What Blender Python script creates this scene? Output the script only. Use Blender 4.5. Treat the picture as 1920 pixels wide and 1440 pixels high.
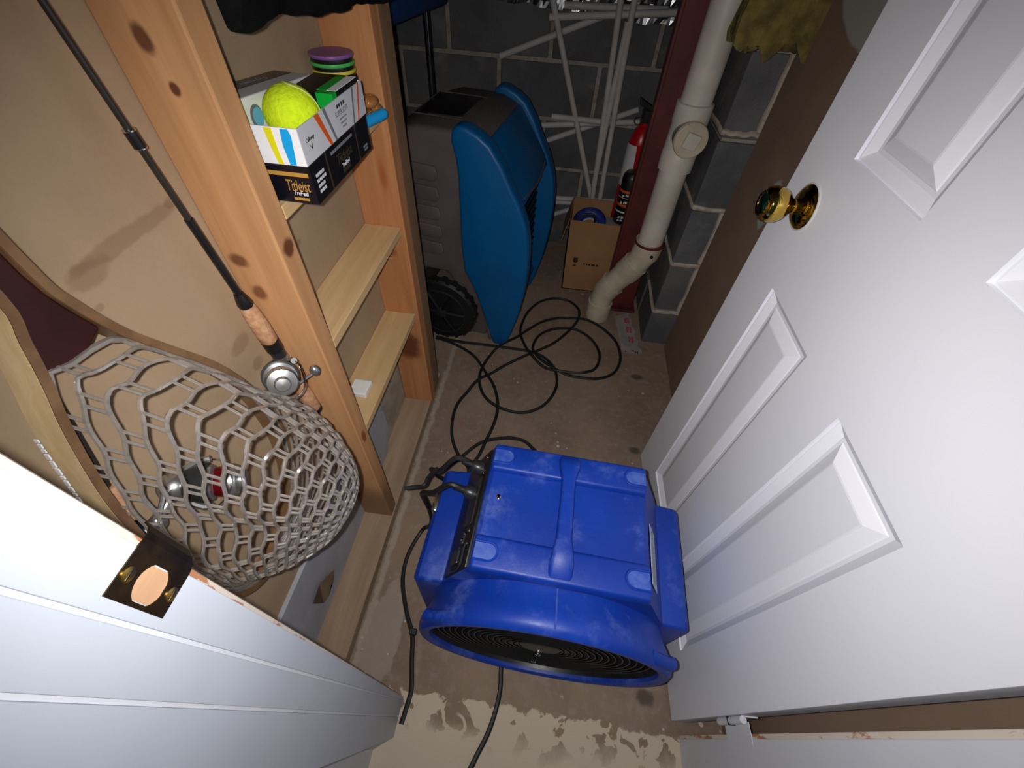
import bpy, bmesh, math, random
from mathutils import Vector, Matrix, noise
random.seed(7)
R = math.radians
scn = bpy.context.scene
for o in list(bpy.data.objects): bpy.data.objects.remove(o)
COL = scn.collection

# ------------------------------------------------------------------ camera
PITCH, ROLL, YAW, FPX = R(49.507), R(4.141), R(-4.344), 781.5
F = Vector((math.sin(YAW)*math.cos(PITCH), math.cos(YAW)*math.cos(PITCH), -math.sin(PITCH)))
RT = F.cross(Vector((0, 0, 1))).normalized(); UP = RT.cross(F)
RT2 = RT*math.cos(ROLL)+UP*math.sin(ROLL); UP2 = -RT*math.sin(ROLL)+UP*math.cos(ROLL)
EYE = Vector((0, 0, 1.2))
cam = bpy.data.cameras.new('camera'); cam.sensor_width = 36; cam.lens = FPX/1920*36
cam.clip_start = 0.01
co = bpy.data.objects.new('camera', cam); COL.objects.link(co)
co.matrix_world = Matrix(((RT2.x, UP2.x, -F.x, EYE.x), (RT2.y, UP2.y, -F.y, EYE.y), (RT2.z, UP2.z, -F.z, EYE.z), (0, 0, 0, 1)))
scn.camera = co
# ------------------------------------------------------------------ world, the phone's flash, exposure
w = bpy.data.worlds.new('dim_room'); scn.world = w; w.use_nodes = True
w.node_tree.nodes['Background'].inputs[0].default_value = (0.75, 0.85, 1.0, 1)
w.node_tree.nodes['Background'].inputs[1].default_value = 0.035
fl = bpy.data.lights.new('phone_flash', 'SPOT'); fl.energy = 27.0; fl.color = (1.0, 0.985, 0.97)
fl.spot_size = R(140); fl.spot_blend = 1.0; fl.shadow_soft_size = 0.004
flo = bpy.data.objects.new('phone_flash', fl); COL.objects.link(flo)
aim = (F + RT2*math.tan(R(6)) - UP2*math.tan(R(3))).normalized()
flo.rotation_mode = 'QUATERNION'; flo.rotation_quaternion = aim.to_track_quat('-Z', 'Y')
flo.location = EYE - RT2*0.017 + UP2*0.006
scn.view_settings.view_transform = 'Standard'; scn.view_settings.look = 'None'
scn.view_settings.exposure = 0.0; scn.view_settings.gamma = 1.0
scn.view_settings.use_curve_mapping = False

# ------------------------------------------------------------------ materials
def srgb(c):
    return tuple(((v/255)/12.92 if v/255 <= .04045 else ((v/255+.055)/1.055)**2.4) for v in c)+(1,)
class NT:
    def __init__(s, name):
        s.m = bpy.data.materials.new(name); s.m.use_nodes = True
        s.t = s.m.node_tree; s.b = s.t.nodes['Principled BSDF']
        s.co = s.n('ShaderNodeTexCoord').outputs['Object']
    def n(s, typ, **k):
        x = s.t.nodes.new(typ)
        for a, v in k.items(): setattr(x, a, v)
        return x
    def l(s, a, b): s.t.links.new(a, b)
    def mapping(s, scale=(1, 1, 1), loc=(0, 0, 0), rot=(0, 0, 0), src=None):
        m = s.n('ShaderNodeMapping'); m.inputs['Scale'].default_value = scale
        m.inputs['Location'].default_value = loc; m.inputs['Rotation'].default_value = rot
        s.l(src or s.co, m.inputs['Vector']); return m.outputs[0]
    def noise(s, scale, detail=4, rough=.55, vec=None, dist=0):
        x = s.n('ShaderNodeTexNoise'); x.inputs['Scale'].default_value = scale
        x.inputs['Detail'].default_value = detail; x.inputs['Roughness'].default_value = rough
        x.inputs['Distortion'].default_value = dist
        s.l(vec or s.co, x.inputs['Vector']); return x.outputs['Fac']
    def step(s, fac, a, b):
        x = s.n('ShaderNodeMapRange'); x.interpolation_type = 'SMOOTHSTEP'
        x.inputs['From Min'].default_value = a; x.inputs['From Max'].default_value = b
        s.l(fac, x.inputs['Value']); return x.outputs[0]
    def math(s, op, a, b=None):
        x = s.n('ShaderNodeMath', operation=op)
        for i, v in enumerate((a, b)):
            if v is None: continue
            if isinstance(v, (int, float)): x.inputs[i].default_value = v
            else: s.l(v, x.inputs[i])
        return x.outputs[0]
    def mix(s, fac, a, b):
        x = s.n('ShaderNodeMix', data_type='RGBA')
        if isinstance(fac, (int, float)): x.inputs[0].default_value = fac
        else: s.l(fac, x.inputs[0])
        for i, v in ((6, a), (7, b)):
            if isinstance(v, tuple): x.inputs[i].default_value = v
            else: s.l(v, x.inputs[i])
        return x.outputs[2]
    def spot(s, col, c, rad, color, wob=0.35, wscale=30, soft=.25):
        """a stain / knot: ellipsoid mask about c with radii rad"""
        m = s.mapping(scale=tuple(1/r for r in rad), loc=tuple(-a/r for a, r in zip(c, rad)))
        ln = s.n('ShaderNodeVectorMath', operation='LENGTH'); s.l(m, ln.inputs[0])
        d = s.math('ADD', ln.outputs['Value'], s.math('MULTIPLY', s.math('SUBTRACT', s.noise(wscale), .5), wob*2))
        return s.mix(s.math('SUBTRACT', 1.0, s.step(d, 1-soft, 1+soft)), col, color)
    def out(s, col, rough=.6, metal=0, bump=None, bstr=.2, bdist=.002, spec=.5, **k):
        if isinstance(col, tuple): s.b.inputs['Base Color'].default_value = col
        else: s.l(col, s.b.inputs['Base Color'])
        if isinstance(rough, (int, float)): s.b.inputs['Roughness'].default_value = rough
        else: s.l(rough, s.b.inputs['Roughness'])
        s.b.inputs['Metallic'].default_value = metal
        s.b.inputs['Specular IOR Level'].default_value = spec
        for a, v in k.items(): s.b.inputs[a.replace('_', ' ')].default_value = v
        if bump is not None:
            bn = s.n('ShaderNodeBump'); bn.inputs['Strength'].default_value = bstr; bn.inputs['Distance'].default_value = bdist
            s.l(bump, bn.inputs['Height']); s.l(bn.outputs[0], s.b.inputs['Normal'])
        return s.m
def plain(name, c, c2=None, scale=25, rough=.6, metal=0, bstr=0, bdist=.001, spec=.5, **k):
    t = NT(name); f = t.noise(scale, 5)
    col = srgb(c) if c2 is None else t.mix(t.step(f, .3, .7), srgb(c), srgb(c2))
    return t.out(col, rough, metal, f if bstr else None, bstr, bdist, spec, **k)
def wood(name, c, c2, axis, knots=(), rough=.65, gs=34):
    t = NT(name); sc = [gs, gs, gs]; sc[axis] = 2.0
    v = t.mapping(tuple(sc)); g = t.noise(1.0, 6, .65, v, 1.2)
    v2 = t.mapping(tuple(x*.25 for x in sc)); g2 = t.noise(1.0, 3, .5, v2, .6)
    col = t.mix(t.step(g, .25, .75), srgb(c), srgb(c2))
    col = t.mix(t.math('MULTIPLY', t.step(g2, .35, .7), .5), col, srgb(tuple(int(x*.82) for x in c2)))
    for k in knots: col = t.spot(col, *k)
    return t.out(col, rough, 0, g, .25, .001, .3)

M = {}
# kraft paper back of the wallboard with water stains
t = NT('kraft_board'); n1 = t.noise(6, 5); n2 = t.noise(140, 2)
col = t.mix(t.step(n1, .3, .7), srgb((174, 150, 120)), srgb((160, 136, 108)))
col = t.mix(t.math('MULTIPLY', n2, .25), col, srgb((190, 165, 140)))
st = srgb((118, 88, 64))
for c, r_ in (((-.436, .345, .952), (.1, .075, .0085)), ((-.436, .285, .945), (.1, .022, .012)), ((-.436, .415, .955), (.1, .012, .006)),
              ((-.436, .392, .75), (.1, .02, .012)), ((-.436, .53, .83), (.1, .035, .008)), ((-.436, .272, .915), (.1, .006, .005)),
              ((-.436, .40, .70), (.1, .012, .01)), ((-.436, .60, .79), (.1, .018, .006))):
    col = t.mix(.38, col, t.spot(col, c, r_, st, .6, 40, .25))
M['kraft'] = t.out(col, .85, 0, n2, .1, .0005, .2)
t = NT('kraft_board_right'); n1 = t.noise(5, 5)
col = t.mix(t.step(n1, .3, .7), srgb((142, 118, 100)), srgb((128, 106, 90)))
gy = srgb((168, 164, 158))
col = t.spot(col, (.525, 1.06, 1.22), (.2, .235, .18), gy, .05, 10, .02)
col = t.spot(col, (.525, 1.09, .735), (.2, .03, .06), gy, .4, 30, .1)
M['kraft_r'] = t.out(col, .85, 0, None, 0, 0, .2)
# concrete floor with flaked cream paint by the threshold
t = NT('concrete'); n1 = t.noise(3.5, 8, .6); n2 = t.noise(45, 6, .6); n3 = t.noise(11, 6, .6)
col = t.mix(t.step(n1, .3, .7), srgb((148, 126, 108)), srgb((126, 106, 90)))
col = t.mix(t.math('MULTIPLY', t.step(n2, .45, .75), .5), col, srgb((158, 144, 130)))
sep = t.n('ShaderNodeSeparateXYZ'); t.l(t.co, sep.inputs[0]); X, Yc = sep.outputs[0], sep.outputs[1]
n5 = t.noise(28, 5, .6)
edge = t.math('ADD', Yc, t.math('MULTIPLY', t.math('SUBTRACT', n5, .5), .055))
paint = t.math('SUBTRACT', 1.0, t.step(edge, .058, .064))
chipband = t.step(t.math('ADD', Yc, t.math('MULTIPLY', t.math('SUBTRACT', n3, .5), .10)), -.02, .035)
chip = t.math('MULTIPLY', t.step(t.noise(21, 3, .5, None, .6), .555, .575), chipband)
paint = t.math('MULTIPLY', paint, t.math('SUBTRACT', 1.0, chip))
col = t.mix(t.math('MULTIPLY', paint, .9), col, srgb((204, 188, 168)))
sk = t.math('SUBTRACT', X, t.math('MULTIPLY', t.math('SUBTRACT', n5, .5), .03))
line = t.math('MULTIPLY', t.math('SUBTRACT', 1.0, t.step(t.math('ABSOLUTE', t.math('ADD', sk, .333)), .004, .011)), .55)
col = t.mix(line, col, srgb((176, 166, 152)))
pt = t.spot(col, (-.285, .16, 0), (.045, .12, .3), srgb((160, 148, 136)), .55, 18, .08)
col = t.mix(.7, col, pt)
for c, r_ in (((.355, .12, 0), (.02, .016, .1)), ((.37, .80, 0), (.018, .014, .1)), ((.40, 1.14, 0), (.02, .015, .1))):
    col = t.spot(col, c, r_, srgb((88, 78, 70)), .5, 40, .35)
v2 = t.n('ShaderNodeTexVoronoi'); v2.inputs['Scale'].default_value = 30; t.l(t.co, v2.inputs['Vector'])
v3 = t.n('ShaderNodeTexVoronoi'); v3.inputs['Scale'].default_value = 12; t.l(t.co, v3.inputs['Vector'])
speck = t.math('MAXIMUM', t.math('SUBTRACT', 1.0, t.step(v2.outputs['Distance'], .07, .10)), t.math('SUBTRACT', 1.0, t.step(v3.outputs['Distance'], .055, .07)))
speck = t.math('MULTIPLY', speck, t.step(n1, .46, .56))
col = t.mix(t.math('MULTIPLY', speck, .8), col, srgb((205, 190, 170)))
M['concrete'] = t.out(col, .8, 0, n2, .35, .002, .3)
# blocks and mortar
t = NT('block'); oi = t.n('ShaderNodeObjectInfo')
va = t.n('ShaderNodeVectorMath', operation='ADD'); t.l(t.co, va.inputs[0]); t.l(t.math('MULTIPLY', oi.outputs['Random'], 37.0), va.inputs[1]); t.co = va.outputs[0]
n1 = t.noise(5, 6); n2 = t.noise(160, 3)
col = t.mix(t.step(n1, .3, .7), srgb((104, 104, 106)), srgb((78, 79, 84)))
col = t.mix(t.math('MULTIPLY', oi.outputs['Random'], .35), col, srgb((112, 106, 98)))
col = t.mix(t.math('MULTIPLY', t.step(t.noise(9, 6), .55, .75), .35), col, srgb((160, 156, 148)))
M['block'] = t.out(col, .9, 0, n2, .6, .003, .2)
M['mortar'] = plain('mortar', (168, 158, 146), (140, 130, 120), 40, .95, bstr=.5, bdist=.003)
M['mortar_bead'] = plain('mortar_bead', (190, 178, 164), (160, 146, 132), 40, .95, bstr=.5, bdist=.003)
# painted woodwork
t = NT('white_paint'); n = t.noise(60, 3)
M['white'] = t.out(t.mix(t.step(t.noise(4, 3), .35, .7), srgb((212, 213, 219)), srgb((206, 208, 216))), .42, 0, n, .05, .0006, .4)
t = NT('door_white'); n = t.noise(90, 2)
col = t.mix(t.step(t.noise(3, 3), .35, .7), srgb((232, 232, 239)), srgb((228, 228, 236)))
M['door'] = t.out(col, .45, 0, n, .05, .0005, .35)
t = NT('jamb_white'); n = t.noise(60, 3)
col = t.mix(t.step(t.noise(5, 3), .35, .7), srgb((184, 190, 201)), srgb((178, 184, 195)))
col = t.spot(col, (-.197, -.006, .925), (.1, .006, .020), srgb((196, 186, 168)), .25, 60, .1)
M['jamb'] = t.out(col, .4, 0, n, .05, .0006, .4)
t = NT('chipped_edge'); n = t.noise(1, 5, .6, t.mapping((60, 60, 14)))
col = t.mix(t.step(n, .56, .6), srgb((214, 200, 186)), srgb((176, 122, 88)))
M['edge'] = t.out(col, .6, 0, n, .2, .001)
M['bluewhite'] = plain('blue_white_board', (176, 178, 186), (158, 160, 168), 8, .6)
M['plaster'] = plain('plaster', (176, 165, 150), (150, 138, 124), 18, .9, bstr=.3)
# timber
M['stud_a'] = wood('stud_front', (216, 164, 116), (196, 142, 96), 2,
    knots=[((-.36, .4619, .878), (.2, .012, .012), srgb((104, 58, 36)), .3, 60, .3), ((-.396, .442, 1.098), (.008, .2, .011), srgb((112, 70, 46)), .35, 60, .35),
           ((-.388, .442, 1.06), (.005, .2, .006), srgb((104, 60, 38)), .3, 60, .35), ((-.408, .442, .81), (.010, .2, .012), srgb((130, 84, 54)), .4, 50, .4),
           ((-.415, .442, .862), (.012, .2, .010), srgb((120, 78, 50)), .4, 50, .4), ((-.36, .46, .42), (.2, .008, .02), srgb((150, 84, 48)), .3, 60, .3),
           ((-.39, .442, .1), (.2, .2, .09), srgb((150, 112, 78)), .3, 9, .5)])
M['stud_b'] = wood('stud_back', (208, 148, 98), (180, 118, 72), 2,
    knots=[((-.37, .864, .80), (.008, .2, .030), srgb((160, 92, 50)), .8, 40, .6), ((-.39, .864, .62), (.02, .2, .012), srgb((140, 80, 46)), .7, 50, .5),
           ((-.39, .864, .30), (.035, .2, .05), srgb((110, 58, 34)), .5, 25, .4)])
M['stud_c'] = wood('stud_weathered', (150, 118, 88), (124, 94, 68), 2)
M['shelf'] = wood('shelf_pine', (226, 192, 144), (206, 168, 118), 1)
M['plate'] = wood('plate_wood', (174, 148, 122), (148, 124, 100), 1)
M['cork'] = plain('cork', (206, 160, 122), (178, 128, 92), 130, .85, bstr=.3)
M['netwood'] = wood('net_light_wood', (232, 206, 160), (214, 184, 136), 2, gs=60, rough=.35)
M['netdark'] = plain('net_dark_wood', (52, 16, 14), (40, 12, 11), 14, .3)
M['netmid'] = plain('net_mid_wood', (128, 98, 68), (106, 78, 52), 30, .3)
# plastics etc.
t = NT('blue_rotomould'); n = t.noise(220, 3); sc2 = t.noise(9, 6, .7)
col = t.mix(t.step(t.noise(5, 5), .3, .7), srgb((8, 56, 158)), srgb((6, 46, 140)))
col = t.mix(t.math('MULTIPLY', t.step(sc2, .52, .78), .55), col, srgb((104, 126, 196)))
M['blue'] = t.out(col, t.mix(t.step(sc2, .4, .7), (.42, .42, .42, 1), (.55, .55, .55, 1)), 0, n, .18, .0008, .45)
M['bluepad'] = plain('blue_scuffed_pad', (20, 62, 162), (72, 98, 176), 40, .6, bstr=.2)
M['teal'] = plain('teal_blue_plastic', (0, 90, 146), (0, 82, 136), 8, .42, spec=.4)
M['darkblue'] = plain('dark_blue_foam', (0, 52, 104), (0, 44, 92), 20, .8, bstr=.3)
M['greyp'] = plain('warm_grey_plastic', (98, 88, 84), (86, 77, 74), 8, .6, bstr=.1)
M['black'] = plain('black_plastic', (16, 16, 17), (24, 24, 25), 30, .4)
M['rubber'] = plain('black_rubber', (18, 18, 19), (26, 25, 25), 60, .55)
M['cloth'] = plain('black_cloth', (13, 13, 14), (20, 20, 22), 60, .95, spec=.1, bstr=.3)
M['darkgrey'] = plain('dark_grey_plastic', (44, 46, 48), (36, 38, 40), 30, .35)
M['steel'] = plain('steel', (190, 190, 192), None, 1, .25, 1)
M['chrome'] = plain('chrome', (215, 215, 218), None, 1, .12, 1)
M['wire'] = plain('dark_wire', (40, 40, 42), None, 1, .35, .6)
M['brass'] = plain('polished_brass', (214, 178, 84), None, 1, .07, 1)
M['agedbrass'] = plain('aged_brass', (84, 66, 40), (60, 48, 36), 60, .35, .9)
M['screwbrass'] = plain('brass_screw', (190, 160, 90), None, 1, .3, 1)
M['rawwood'] = wood('mortise_wood', (196, 158, 124), (180, 140, 106), 1)
t = NT('clear_rubber')
M['clear'] = t.out(srgb((222, 214, 206)), .13, 0, None, 0, 0, .95, Transmission_Weight=.78, IOR=1.5, Coat_Weight=1.0, Coat_Roughness=.16, Coat_IOR=2.0)
M['pvc'] = plain('pvc_pipe', (214, 206, 194), (196, 186, 172), 10, .45)
M['pvcold'] = plain('pvc_yellowed', (206, 194, 172), (184, 170, 146), 12, .5)
M['rust'] = plain('red_oxide_paint', (104, 38, 30), (78, 28, 24), 9, .6, bstr=.15)
M['insul'] = plain('insulation', (132, 116, 60), (92, 80, 40), 30, 1.0, bstr=.9, bdist=.01)
M['foil'] = plain('foil', (214, 214, 218), None, 1, .30, 1)
M['stick'] = plain('white_stick', (196, 192, 188), (180, 175, 170), 20, .6)
M['carton'] = plain('carton', (166, 122, 82), (152, 110, 72), 6, .85)
M['ink'] = plain('carton_ink', (50, 34, 24), None, 1, .8)
M['tape'] = plain('blue_tape', (34, 52, 140), (26, 42, 120), 20, .5)
M['greystuff'] = plain('grey_bundle', (150, 146, 144), (130, 126, 124), 16, .8, bstr=.3)
M['red'] = plain('red_enamel', (172, 10, 20), None, 1, .3)
M['label'] = plain('white_label', (205, 203, 200), None, 1, .5)
M['orange'] = plain('orange_print', (208, 86, 26), None, 1, .5)
M['paper'] = plain('paper', (206, 198, 194), (188, 180, 176), 14, .8)
M['redink'] = plain('red_ink', (180, 40, 50), None, 1, .8)
M['navy'] = plain('navy_card', (14, 14, 30), (10, 10, 22), 8, .35)
M['cardblack'] = plain('black_card', (10, 10, 13), None, 1, .32)
M['cardwhite'] = plain('white_card', (236, 236, 240), None, 1, .4)
M['cardgrey'] = plain('pale_grey_card', (198, 200, 206), None, 1, .4)
M['gold'] = plain('gold_print', (196, 150, 70), None, 1, .35, .2)
M['dullgold'] = plain('dull_gold_print', (52, 46, 30), None, 1, .4)
M['printgrey'] = plain('grey_print', (112, 114, 122), None, 1, .5)
M['yellow'] = plain('yellow_print', (222, 216, 20), None, 1, .5)
M['cyan'] = plain('cyan_print', (0, 160, 226), None, 1, .5)
M['green'] = plain('green_card', (10, 160, 50), None, 1, .4)
M['tennis'] = plain('tennis_felt', (214, 236, 40), (196, 222, 30), 220, .95, bstr=.8, bdist=.002, spec=.1)
M['seam'] = plain('tennis_seam', (186, 196, 120), None, 1, .9)
M['ballblue'] = plain('blue_ball_print', (110, 180, 220), None, 1, .4)
M['purple'] = plain('purple_plastic', (132, 84, 150), None, 1, .35)
M['greenpl'] = plain('green_plastic', (70, 176, 86), None, 1, .35)
M['yellowpl'] = plain('yellow_plastic', (206, 190, 70), None, 1, .35)
M['line'] = plain('fishing_line', (222, 208, 170), None, 1, .3)
M['baitblue'] = plain('soft_bait_blue', (28, 150, 214), None, 1, .4)
t = NT('amber_plastic'); M['amber'] = t.out(srgb((206, 150, 90)), .15, 0, None, 0, 0, .5, Transmission_Weight=.6, IOR=1.4)
M['graphite'] = plain('rod_graphite', (46, 42, 36), (38, 36, 32), 60, .35)
M['silver'] = plain('reel_silver', (188, 188, 188), None, 1, .3, .9)
M['darkred'] = plain('reel_red', (120, 14, 26), None, 1, .25, .6)
M['eraser'] = plain('white_plastic', (224, 222, 216), None, 1, .5)
M['sticker'] = plain('pale_sticker', (178, 186, 204), (160, 170, 192), 70, .5)
M['leafpaper'] = plain('torn_brown_paper', (142, 118, 92), (120, 98, 76), 20, .9)

# ------------------------------------------------------------------ mesh helpers
def bmn(): return bmesh.new()
def merge(bm, tmp):
    me = bpy.data.meshes.new('tmp'); tmp.to_mesh(me); tmp.free(); bm.from_mesh(me); bpy.data.meshes.remove(me); return bm
def bev(tmp, b, seg=2, ang=R(25)):
    if b <= 0: return tmp
    es = [e for e in tmp.edges if len(e.link_faces) == 2 and e.calc_face_angle() > ang]
    bmesh.ops.bevel(tmp, geom=es, offset=b, segments=seg, profile=.5, affect='EDGES', clamp_overlap=True); return tmp
def hexa(p, b=0, bm=None, seg=2):
    """p: 8 points, bottom ring then top ring"""
    t_ = bmn(); v = [t_.verts.new(q) for q in p]
    for f in ((0, 1, 2, 3), (4, 5, 6, 7), (0, 1, 5, 4), (1, 2, 6, 5), (2, 3, 7, 6), (3, 0, 4, 7)): t_.faces.new([v[i] for i in f])
    bmesh.ops.recalc_face_normals(t_, faces=t_.faces); bev(t_, b, seg)
    return t_ if bm is None else merge(bm, t_)
def box(lo, hi, b=0, bm=None, seg=2):
    (x0, y0, z0), (x1, y1, z1) = lo, hi
    return hexa([(x0, y0, z0), (x1, y0, z0), (x1, y1, z0), (x0, y1, z0), (x0, y0, z1), (x1, y0, z1), (x1, y1, z1), (x0, y1, z1)], b, bm, seg)
def prism(out, axis, a0, a1, b=0, bm=None, seg=3):
    t_ = bmn()
    def P(u, v, a): return (a, u, v) if axis == 'x' else (u, a, v) if axis == 'y' else (u, v, a)
    A = [t_.verts.new(P(u, v, a0)) for u, v in out]; B = [t_.verts.new(P(u, v, a1)) for u, v in out]; n = len(out)
    t_.faces.new(A); t_.faces.new(B[::-1])
    for i in range(n): t_.faces.new((A[i], A[(i+1) % n], B[(i+1) % n], B[i]))
    bmesh.ops.recalc_face_normals(t_, faces=t_.faces)
    if b > 0:
        es = [e for e in t_.edges if len(e.link_faces) == 2 and e.calc_face_angle() > R(40)]
        bmesh.ops.bevel(t_, geom=es, offset=b, segments=seg, profile=.5, affect='EDGES', clamp_overlap=True)
    return t_ if bm is None else merge(bm, t_)
def frame(d):
    d = Vector(d).normalized(); u = d.orthogonal().normalized(); return u, d.cross(u), d
def lathe(prof, o, d, seg=32, bm=None, caps=True, u=None):
    t_ = bmn(); o = Vector(o); U, V, D = frame(d)
    rings = []
    for r_, h in prof:
        rings.append([t_.verts.new(o+D*h+(U*math.cos(2*math.pi*i/seg)+V*math.sin(2*math.pi*i/seg))*max(r_, 1e-5)) for i in range(seg)])
    for a, b in zip(rings, rings[1:]):
        for i in range(seg): t_.faces.new((a[i], a[(i+1) % seg], b[(i+1) % seg], b[i]))
    if caps: t_.faces.new(rings[0][::-1]); t_.faces.new(rings[-1])
    bmesh.ops.recalc_face_normals(t_, faces=t_.faces)
    return t_ if bm is None else merge(bm, t_)
def catmull(pts, n, closed=False):
    P = [Vector(p) for p in pts]; out = []; L = len(P)
    for i in range(L if closed else L-1):
        if closed: a, b, c, d = P[i-1], P[i], P[(i+1) % L], P[(i+2) % L]
        else: a, b, c, d = P[max(i-1, 0)], P[i], P[i+1], P[min(i+2, L-1)]
        for k in range(n):
            s = k/n
            out.append(.5*((2*b)+(c-a)*s+(2*a-5*b+4*c-d)*s*s+(3*b-a-3*c+d)*s**3))
    if not closed: out.append(P[-1])
    return out
def tube(pts, r_, seg=8, bm=None, closed=False, sm=0, flat=1.0):
    P = catmull(pts, sm, closed) if sm else [Vector(p) for p in pts]
    rr = r_ if isinstance(r_, (list, tuple)) else None
    t_ = bmn(); rings = []; n = len(P); prev = None
    for i in range(n):
        if closed: d = P[(i+1) % n]-P[i-1]
        else: d = P[min(i+1, n-1)]-P[max(i-1, 0)]
        d.normalize()
        if prev is None: u = d.orthogonal().normalized()
        else:
            u = prev-d*prev.dot(d)
            u = u.normalized() if u.length > 1e-6 else d.orthogonal().normalized()
        prev = u; v = d.cross(u)
        q = (rr[0]+(rr[1]-rr[0])*i/(n-1)) if rr else r_
        rings.append([t_.verts.new(P[i]+(u*math.cos(2*math.pi*k/seg)+v*flat*math.sin(2*math.pi*k/seg))*q) for k in range(seg)])
    for a, b in zip(rings, rings[1:]+([rings[0]] if closed else [])):
        for k in range(seg): t_.faces.new((a[k], a[(k+1) % seg], b[(k+1) % seg], b[k]))
    if not closed: t_.faces.new(rings[0][::-1]); t_.faces.new(rings[-1])
    return t_ if bm is None else merge(bm, t_)
def ball(c, r_, bm=None, u=20, v=14, sc=(1, 1, 1)):
    t_ = bmn(); bmesh.ops.create_uvsphere(t_, u_segments=u, v_segments=v, radius=r_)
    for q in t_.verts: q.co = Vector((q.co.x*sc[0], q.co.y*sc[1], q.co.z*sc[2]))+Vector(c)
    return t_ if bm is None else merge(bm, t_)
def xform(bm, m):
    bm.transform(m); return bm

MW = {}
def thing(name, label, cat, loc=(0, 0, 0), rz=0, group=None, kind=None):
    o = bpy.data.objects.new(name, None); COL.objects.link(o); o.empty_display_size = .05
    o.location = loc; o.rotation_euler = (0, 0, rz); MW[o.name] = Matrix.Translation(loc) @ Matrix.Rotation(rz, 4, 'Z')
    return tag(o, label, cat, group, kind)
def tag(o, label=None, cat=None, group=None, kind=None):
    if label: o['label'] = label
    if cat: o['category'] = cat
    if group: o['group'] = group
    if kind: o['kind'] = kind
    return o
def obj(name, bm, mat, parent=None, smooth=False, local=False, label=None):
    """one mesh object; coordinates are world coordinates unless local"""
    me = bpy.data.meshes.new(name); bm.to_mesh(me); bm.free()
    o = bpy.data.objects.new(name, me); COL.objects.link(o)
    me.materials.append(M[mat] if isinstance(mat, str) else mat)
    if smooth:
        for p in me.polygons: p.use_smooth = True
        me.set_sharp_from_angle(angle=R(38))
    if parent is not None:
        o.parent = parent; W = MW.get(parent.name, Matrix.Identity(4))
        if not local: me.transform(W.inverted())
        MW[o.name] = W
    else: MW[o.name] = Matrix.Identity(4)
    if label: o['label'] = label
    return o
def text(s, size, mat, parent, origin, xd, yd, ext=.0002, local=False, shear=0, name='lettering', align='CENTER', space=1.0, xs=1.0):
    cu = bpy.data.curves.new('txt', 'FONT'); cu.body = s; cu.size = size; cu.align_x = align; cu.align_y = 'CENTER'
    cu.extrude = ext; cu.shear = shear; cu.resolution_u = 3; cu.space_character = space
    to = bpy.data.objects.new('txt', cu); COL.objects.link(to)
    dg = bpy.context.evaluated_depsgraph_get(); me = bpy.data.meshes.new_from_object(to.evaluated_get(dg))
    bpy.data.objects.remove(to); bpy.data.curves.remove(cu)
    xd = Vector(xd).normalized(); yd = Vector(yd).normalized(); n = xd.cross(yd); xd = xd*xs
    me.transform(Matrix(((xd.x, yd.x, n.x, origin[0]), (xd.y, yd.y, n.y, origin[1]), (xd.z, yd.z, n.z, origin[2]), (0, 0, 0, 1))))
    bm = bmn(); bm.from_mesh(me); bpy.data.meshes.remove(me)
    return obj(name, bm, mat, parent, local=local)
def bars(rects, o, xd, yd, th=.0003):
    """print too small to read: small marks (u0,u1,v0,v1) on a surface"""
    bm = bmn(); o = Vector(o); xd = Vector(xd).normalized(); yd = Vector(yd).normalized(); n = xd.cross(yd)
    for u0, u1, v0, v1 in rects:
        p = [o+xd*u+yd*v for u, v in ((u0, v0), (u1, v0), (u1, v1), (u0, v1))]
        hexa([q-n*th for q in p]+[q+n*th for q in p], 0, bm)
    return bm
def textline(u0, u1, v, h):
    out = []; u = u0
    while u < u1:
        wd = random.uniform(.8, 2.2)*h; out.append((u, min(u+wd, u1), v, v+h)); u += wd+h*.55
    return out

# ================================================================== THE SETTING
o = obj('floor', box((-1.7, -.9, -.1), (1.0, 2.2, 0)), 'concrete'); tag(o, 'bare concrete floor with flaked cream paint by the threshold', 'floor', kind='structure')
o = obj('ceiling', box((-1.7, .02, 2.3), (1.0, 2.2, 2.36)), 'plaster'); tag(o, 'plain closet ceiling', 'ceiling', kind='structure')

# back wall: mortar slab with single blocks
wb = obj('wall_back', box((-1.7, 2.063, 0), (.9, 2.2, 2.3)), 'mortar'); tag(wb, 'dark grey concrete block wall at the back of the closet', 'wall', kind='structure')
bme = bpy.data.meshes.new('block'); tb = box((0, 0, 0), (.390, .03, .189), .005); tb.to_mesh(bme); tb.free(); bme.materials.append(M['block'])
bhe = bpy.data.meshes.new('half_block'); tb = box((0, 0, 0), (.192, .03, .193), .004); tb.to_mesh(bhe); tb.free(); bhe.materials.append(M['block'])
def putblock(me, loc, parent, rz=0, jit=.002):
    b_ = bpy.data.objects.new('block', me); COL.objects.link(b_); b_.parent = parent
    b_.location = (loc[0], loc[1]+random.uniform(-jit, jit), loc[2]); b_.rotation_euler = (0, 0, rz); return b_
for k in range(-1, 11):
    z0 = .172+.203*(k-0)+.005 - .203
    if z0 < -.1: continue
    zz = max(z0, 0)
    off = (.105 if k % 2 else -.098) - .406*4
    for i in range(7):
        x0 = off+.406*i+.006
        if x0 < -1.7 or x0 > .42: continue
        if zz+.193 > 2.3: continue
        putblock(bme, (x0, 2.057, zz), wb)

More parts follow.
